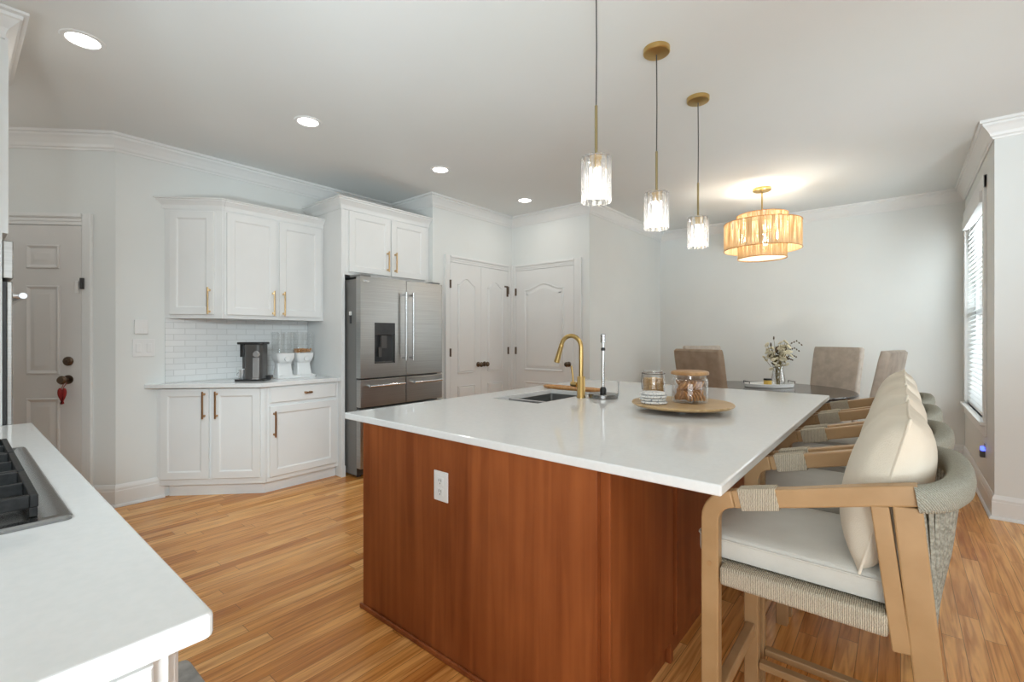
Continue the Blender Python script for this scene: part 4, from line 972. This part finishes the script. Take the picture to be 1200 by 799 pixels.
# ------------------------------------------------------------------ lamps
def canopy(mb, x, y, r, h=.022): mb.lathe((x, y, H-h-.0004), [(.012, -.006), (r-.004, 0), (r, .004), (r, h-.001), (.001, h)], 32)
def pendant():
    r_ = thing('pendant_light', (0, 0, 0), 'x', 'pendant light', 'crystal pendants over the island')
    mb = MB(); canopy(mb, 0, 0, .068, .026); mb.build('canopy', 'brass', r_, smooth=30)
    MB().tube([(0, 0, 2.24), (0.002, 0, 2.5), (0, 0, H-.026)], .0032, 6, up=(0, 1, 0)).build('cord', 'cord', r_)
    MB().tube([(0, 0, 2.03), (0, 0, 2.25)], .0062, 10, up=(0, 1, 0)).build('rod', 'oldbrass', r_, smooth=50)
    MB().lathe((0, 0, 0), [(.010, 2.045), (.016, 2.040), (.024, 2.034), (.024, 2.026), (.016, 2.024), (.018, 1.985), (.001, 1.985)], 24).build('socket_cup', 'brass', r_, smooth=35)
    MB().lathe((0, 0, 0), [(.010, 1.984), (.013, 1.97), (.018, 1.93), (.016, 1.895), (.008, 1.876), (.001, 1.873)], 16).build('bulb', 'bulb', r_, smooth=60)
    sh = bpy.data.objects.new('crystal_shade', None); 
    mb = MB(); mb.tube([(.056*math.cos(2*PI*i/32), .056*math.sin(2*PI*i/32), 2.026) for i in range(32)], .003, 6, closed=True); ring_ = mb.build('shade_ring', 'chrome', r_)
    n = 14
    for i in range(n):
        a = 2*PI*i/n; F = Matrix.Rotation(a, 4, 'Z') @ Matrix.Translation((.056, 0, 0))
        mb = MB(F); mb.prism([(-.006, -.0095), (.002, -.0115), (.008, 0), (.002, .0115), (-.006, .0095)], 1.842, 2.032); mb.build('crystal_prism', 'crystal', r_, bev=.0015)
    light('pendant_bulb_light', 'POINT', (0, 0, 1.855), 1.0, (1, .93, .82), parent=r_, shadow_soft_size=.03)
    return r_
pn = pendant()
for i, (y, lb) in enumerate(((1.741, 'crystal pendant light nearest the camera'), (2.375, 'middle of the three crystal pendant lights over the island'), (3.03, 'crystal pendant light farthest from the camera over the island'))):
    o = pn if i == 0 else copy_tree(pn); o.location = (-.985, y, 0); tag(o, lb)
chx, chy = -1.088, 5.31
r_ = thing('chandelier', (chx, chy, H), 'tiered drum chandelier of woven raffia over the dining table', 'chandelier')
mb = MB(); canopy(mb, chx, chy, .085, .028); mb.build('canopy', 'brass', r_, smooth=30)
MB().tube([(chx, chy, 2.30), (chx, chy, H-.028)], .008, 10, up=(0, 1, 0)).build('stem', 'brass', r_, smooth=50)
rt = bpy.data.objects.new
def drum(nm, R_, z0, z1):
    e = thing(nm, (chx, chy, z0), None, None); e.parent = r_; e.location = (0, 0, z0-H)
    mb = MB(); mb.loops([[(chx+q*math.cos(a), chy+q*math.sin(a), z) for a in [2*PI*i/72 for i in range(72)]] for q, z in ((R_, z0), (R_, z1), (R_-.004, z1), (R_-.004, z0))], closed=True)
    mb.build('raffia_wall', 'raffia', e, smooth=40)
    for z, nm2 in ((z0, 'hoop'), (z1, 'hoop')):
        mb = MB(); mb.tube([(chx+R_*math.cos(a), chy+R_*math.sin(a), z) for a in [2*PI*i/64 for i in range(64)]], .0045, 6, closed=True); mb.build(nm2, 'orangewood', e, smooth=60)
drum('top_shade', .235, 2.425, 2.515); drum('wide_shade', .355, 2.165, 2.435); drum('lower_shade', .225, 2.075, 2.200)
mb = MB(); mb.lathe((chx, chy, 2.082), [(.216, 0), (.216, .003), (.001, .003)], 48); mb.build('diffuser', 'diffuser', r_)
for i in range(3):
    a = 2*PI*i/3-.5; bx_, by_ = chx+.19*math.cos(a), chy+.19*math.sin(a)
    MB().tube([(chx, chy, 2.33), (bx_, by_, 2.33)], .005, 6).build('arm', 'brass', r_)
    MB().lathe((bx_, by_, 2.265), [(.001, -.03), (.018, -.024), (.030, 0), (.024, .03), (.013, .05), (.012, .062), (.001, .062)], 16).build('bulb', 'bulbw', r_, smooth=60)
    light('chandelier_bulb_light', 'POINT', (bx_, by_, 2.38), 5.5, (1, .95, .86), parent=r_, shadow_soft_size=.04)
def can():
    r_ = thing('recessed_light', (0, 0, H), 'x', 'ceiling light', 'recessed ceiling lights')
    mb = MB(); mb.lathe((0, 0, H-.0062), [(.066, .0045), (.070, 0), (.088, .001), (.092, .006), (.066, .006)], 36, cap0=False, cap1=False); mb.build('trim_ring', 'trim', r_, smooth=40)
    MB().lathe((0, 0, H-.0035), [(.066, 0), (.066, .003), (.001, .003)], 36).build('lens', 'lens', r_)
    light('recessed_lamp', 'AREA', (0, 0, H-.012), 2.2, (1, .95, .87), parent=r_, shape='DISK', size=.12)
    return r_
cn = can()
for i, (y, lb) in enumerate(((.437, 'recessed ceiling light nearest the camera at upper left'), (1.614, 'second recessed ceiling light from the upper left corner'), (2.844, 'third recessed ceiling light, above the refrigerator corner'), (4.083, 'farthest recessed ceiling light, in front of the pantry doors'))):
    o = cn if i == 0 else copy_tree(cn); o.location = (-3.205, y, H); tag(o, lb)

# ------------------------------------------------------------------ cooktop counter at the left
KX0, KX1, KY1 = -2.90, -.716, .232
tag(MB().prism(rrect(KX0+.002, KX1, YK+.002, KY1, .012, 4), .872, .906).build('cooktop_countertop', 'quartz', bev=.006, seg=3), 'white quartz counter in the lower left corner', 'countertop')
r_ = thing('base_cabinet', (-1.8, -.1, 0), 'white base cabinet carrying the cooktop counter', 'cabinet')
MB().box(KX0+.002, KX1-.035, YK+.002, KY1-.045, .095, .8715).build('body', 'cab', r_)
MB().box(KX0+.002, KX1-.06, YK+.002, KY1-.12, 0, .095).build('toe_kick', 'cab', r_)
Fn = frame((KX1-.035, 0), (0, 1)); Fm = frame((0, KY1-.045), (-1, 0))
shaker(r_, Fn, YK+.03, KY1-.065, .13, .86, name='end_panel')
for i in range(4):
    a = -KX1+.06+.52*i
    d_ = slabfront(r_, Fm, a, a+.50, .74, .86); pull(d_, Fm, a+.25, .80, .12, 'gold', vertical=False, out=.02)
    d_ = shaker(r_, Fm, a, a+.50, .13, .715); pull(d_, Fm, a+.45, .58, .18, 'gold', out=.02)
# cooktop
gx0, gx1, gy0, gy1 = -2.23, -1.302, -.38, .163
r_ = thing('gas_cooktop', ((gx0+gx1)/2, (gy0+gy1)/2, .906), 'stainless gas cooktop with black grates on the left counter', 'cooktop')
mb = MB(); ls = []
for d, z in ((0, .9064), (0, .912), (.004, .916), (.022, .916), (.034, .910), (.05, .910)): ls.append([(*p, z) for p in rrect(gx0, gx1, gy0, gy1, .012, 3, d)])
mb.loops(ls); mb.build('steel_pan', 'darksteel', r_, smooth=30)
bw_ = .013
for k in range(3):
    x0 = gx0+.045+k*.277; x1 = x0+.268; y0, y1 = gy0+.045, gy1-.045
    mb = MB(); z0, z1 = .930, .956
    for yy in (y0, y1-bw_): mb.box(x0, x1, yy, yy+bw_, z0, z1)
    for xx in (x0, x1-bw_): mb.box(xx, xx+bw_, y0+bw_, y1-bw_, z0, z1)
    for xx in (x0+.001, x1-bw_-.001):
        for yy in (y0+.001, y1-bw_-.001, (y0+y1)/2-bw_/2): mb.box(xx, xx+bw_, yy, yy+bw_, .9105, z0)
    ym = (y0+y1)/2; xm = (x0+x1)/2
    mb.box(x0+bw_, x1-bw_, ym-bw_/2, ym+bw_/2, z0, z1)
    for yc_ in ((y0+ym)/2, (y1+ym)/2):
        for sx_ in (-1, 1):
            xa, xb = (x0+bw_, xm-.035) if sx_ < 0 else (xm+.035, x1-bw_)
            mb.loops([[(xa if e == 0 else xb, yc_+q*bw_/2*.8, z) for q, z in ((-1, z0), (1, z0), (1, z1+.012*(e if sx_ < 0 else 1-e)), (-1, z1+.012*(e if sx_ < 0 else 1-e)))] for e in (0, 1)])
        for s in (-1, 1): mb.box(xm-bw_*.4, xm+bw_*.4, yc_+s*.035 if s > 0 else yc_-.10, yc_+.10 if s > 0 else yc_-.035, z0, z1)
    mb.build('grate', 'iron', r_, bev=.002)
    for yc_ in ((y0+ym)/2, (y1+ym)/2):
        b_ = MB(); b_.lathe((xm, yc_, .9104), [(.052, 0), (.050, .006), (.034, .010), (.034, .018), (.001, .018)], 28); b_ = b_.build('burner', 'silver', r_, smooth=30)
        MB().lathe((xm, yc_, .9286), [(.030, 0), (.032, .004), (.028, .009), (.001, .010)], 24).build('burner_cap', 'iron', b_, smooth=30)
# oven tower
r_ = thing('oven_cabinet', (-3.3, -.1, 0), 'tall white cabinet at the left frame edge around the wall oven', 'cabinet')
ox1 = KX0; ox0 = -3.68
mb = MB(); mb.box(ox0, ox1, YK+.002, .10, .095, .60); mb.box(ox0, ox1, YK+.002, .10, 1.70, 2.58); mb.box(ox0, ox0+.02, YK+.002, .143, .60, 1.70); mb.box(ox1-.02, ox1, YK+.002, .143, .60, 1.70); mb.box(ox0, ox1, .10, .143, .095, .60); mb.box(ox0, ox1, .10, .143, 1.70, 2.58); mb.build('body', 'cab', r_)
MB().box(ox0, ox1, YK+.002, .07, 0, .095).build('toe_kick', 'cab', r_)
Fv = frame((0, .143), (-1, 0)); om = -(ox0+ox1)/2
for a, b_, hu in ((-ox1+.004, om-.003, om-.04), (om+.003, -ox0-.004, om+.04)):
    shaker(r_, Fv, a, b_, 1.715, 2.54, th=.019)
d_ = slabfront(r_, Fv, -ox1+.004, -ox0-.004, .13, .58, th=.019); pull(d_, Fv, om, .5, .2, 'gold', vertical=False, out=.019)
mb = MB(); cornice(mb, [(ox1, YK+.002), (ox1, .143), (ox0, .143)], 2.53, 2.64, .075); mb.box(ox0, ox1, YK+.002, .143, 2.58, 2.64); mb.build('cornice', 'cab', r_)
r_ = thing('wall_oven', (-3.3, 0, .62), 'built-in stainless wall oven at the far left edge of the photo', 'oven')
MB().box(ox0+.022, ox1-.022, YK+.02, .1435, .62, 1.69).build('body', 'black', r_)
MB().box(ox0+.01, ox1-.008, .1445, .176, 1.525, 1.685).build('control_panel', 'steel', r_, bev=.004)
od = MB().box(ox0+.01, ox1-.008, .156, .174, .640, 1.512).build('oven_door', 'steel', r_, bev=.004)
MB().box(ox0+.012, ox1-.010, .1445, .1555, .642, 1.510).build('door_gasket', 'black', od)
MB().box(ox0+.10, ox1-.10, .1742, .176, .75, 1.36).build('oven_window', 'black', od)
mb = MB(); mb.cyl((ox0+.04, .205, 1.455), (ox1-.012, .205, 1.455), .013, n=14)
for x in (ox0+.07, ox1-.045): mb.cyl((x, .174, 1.455), (x, .205, 1.455), .011, n=12)
mb.build('handle', 'chrome', od, smooth=40)
# floor mat in front of the cooktop
mb = MB(); mp_ = rrect(-2.17, -1.05, .125, .605, .03, 4)
mb.loops([[(*p, z) for p in offset(mp_, d)] for d, z in ((0, .0005), (0, .004), (.006, .011), (.02, .012))])
tag(mb.build('floor_mat', 'matgrey', smooth=30), 'grey cushioned floor mat in front of the cooktop counter', 'mat')
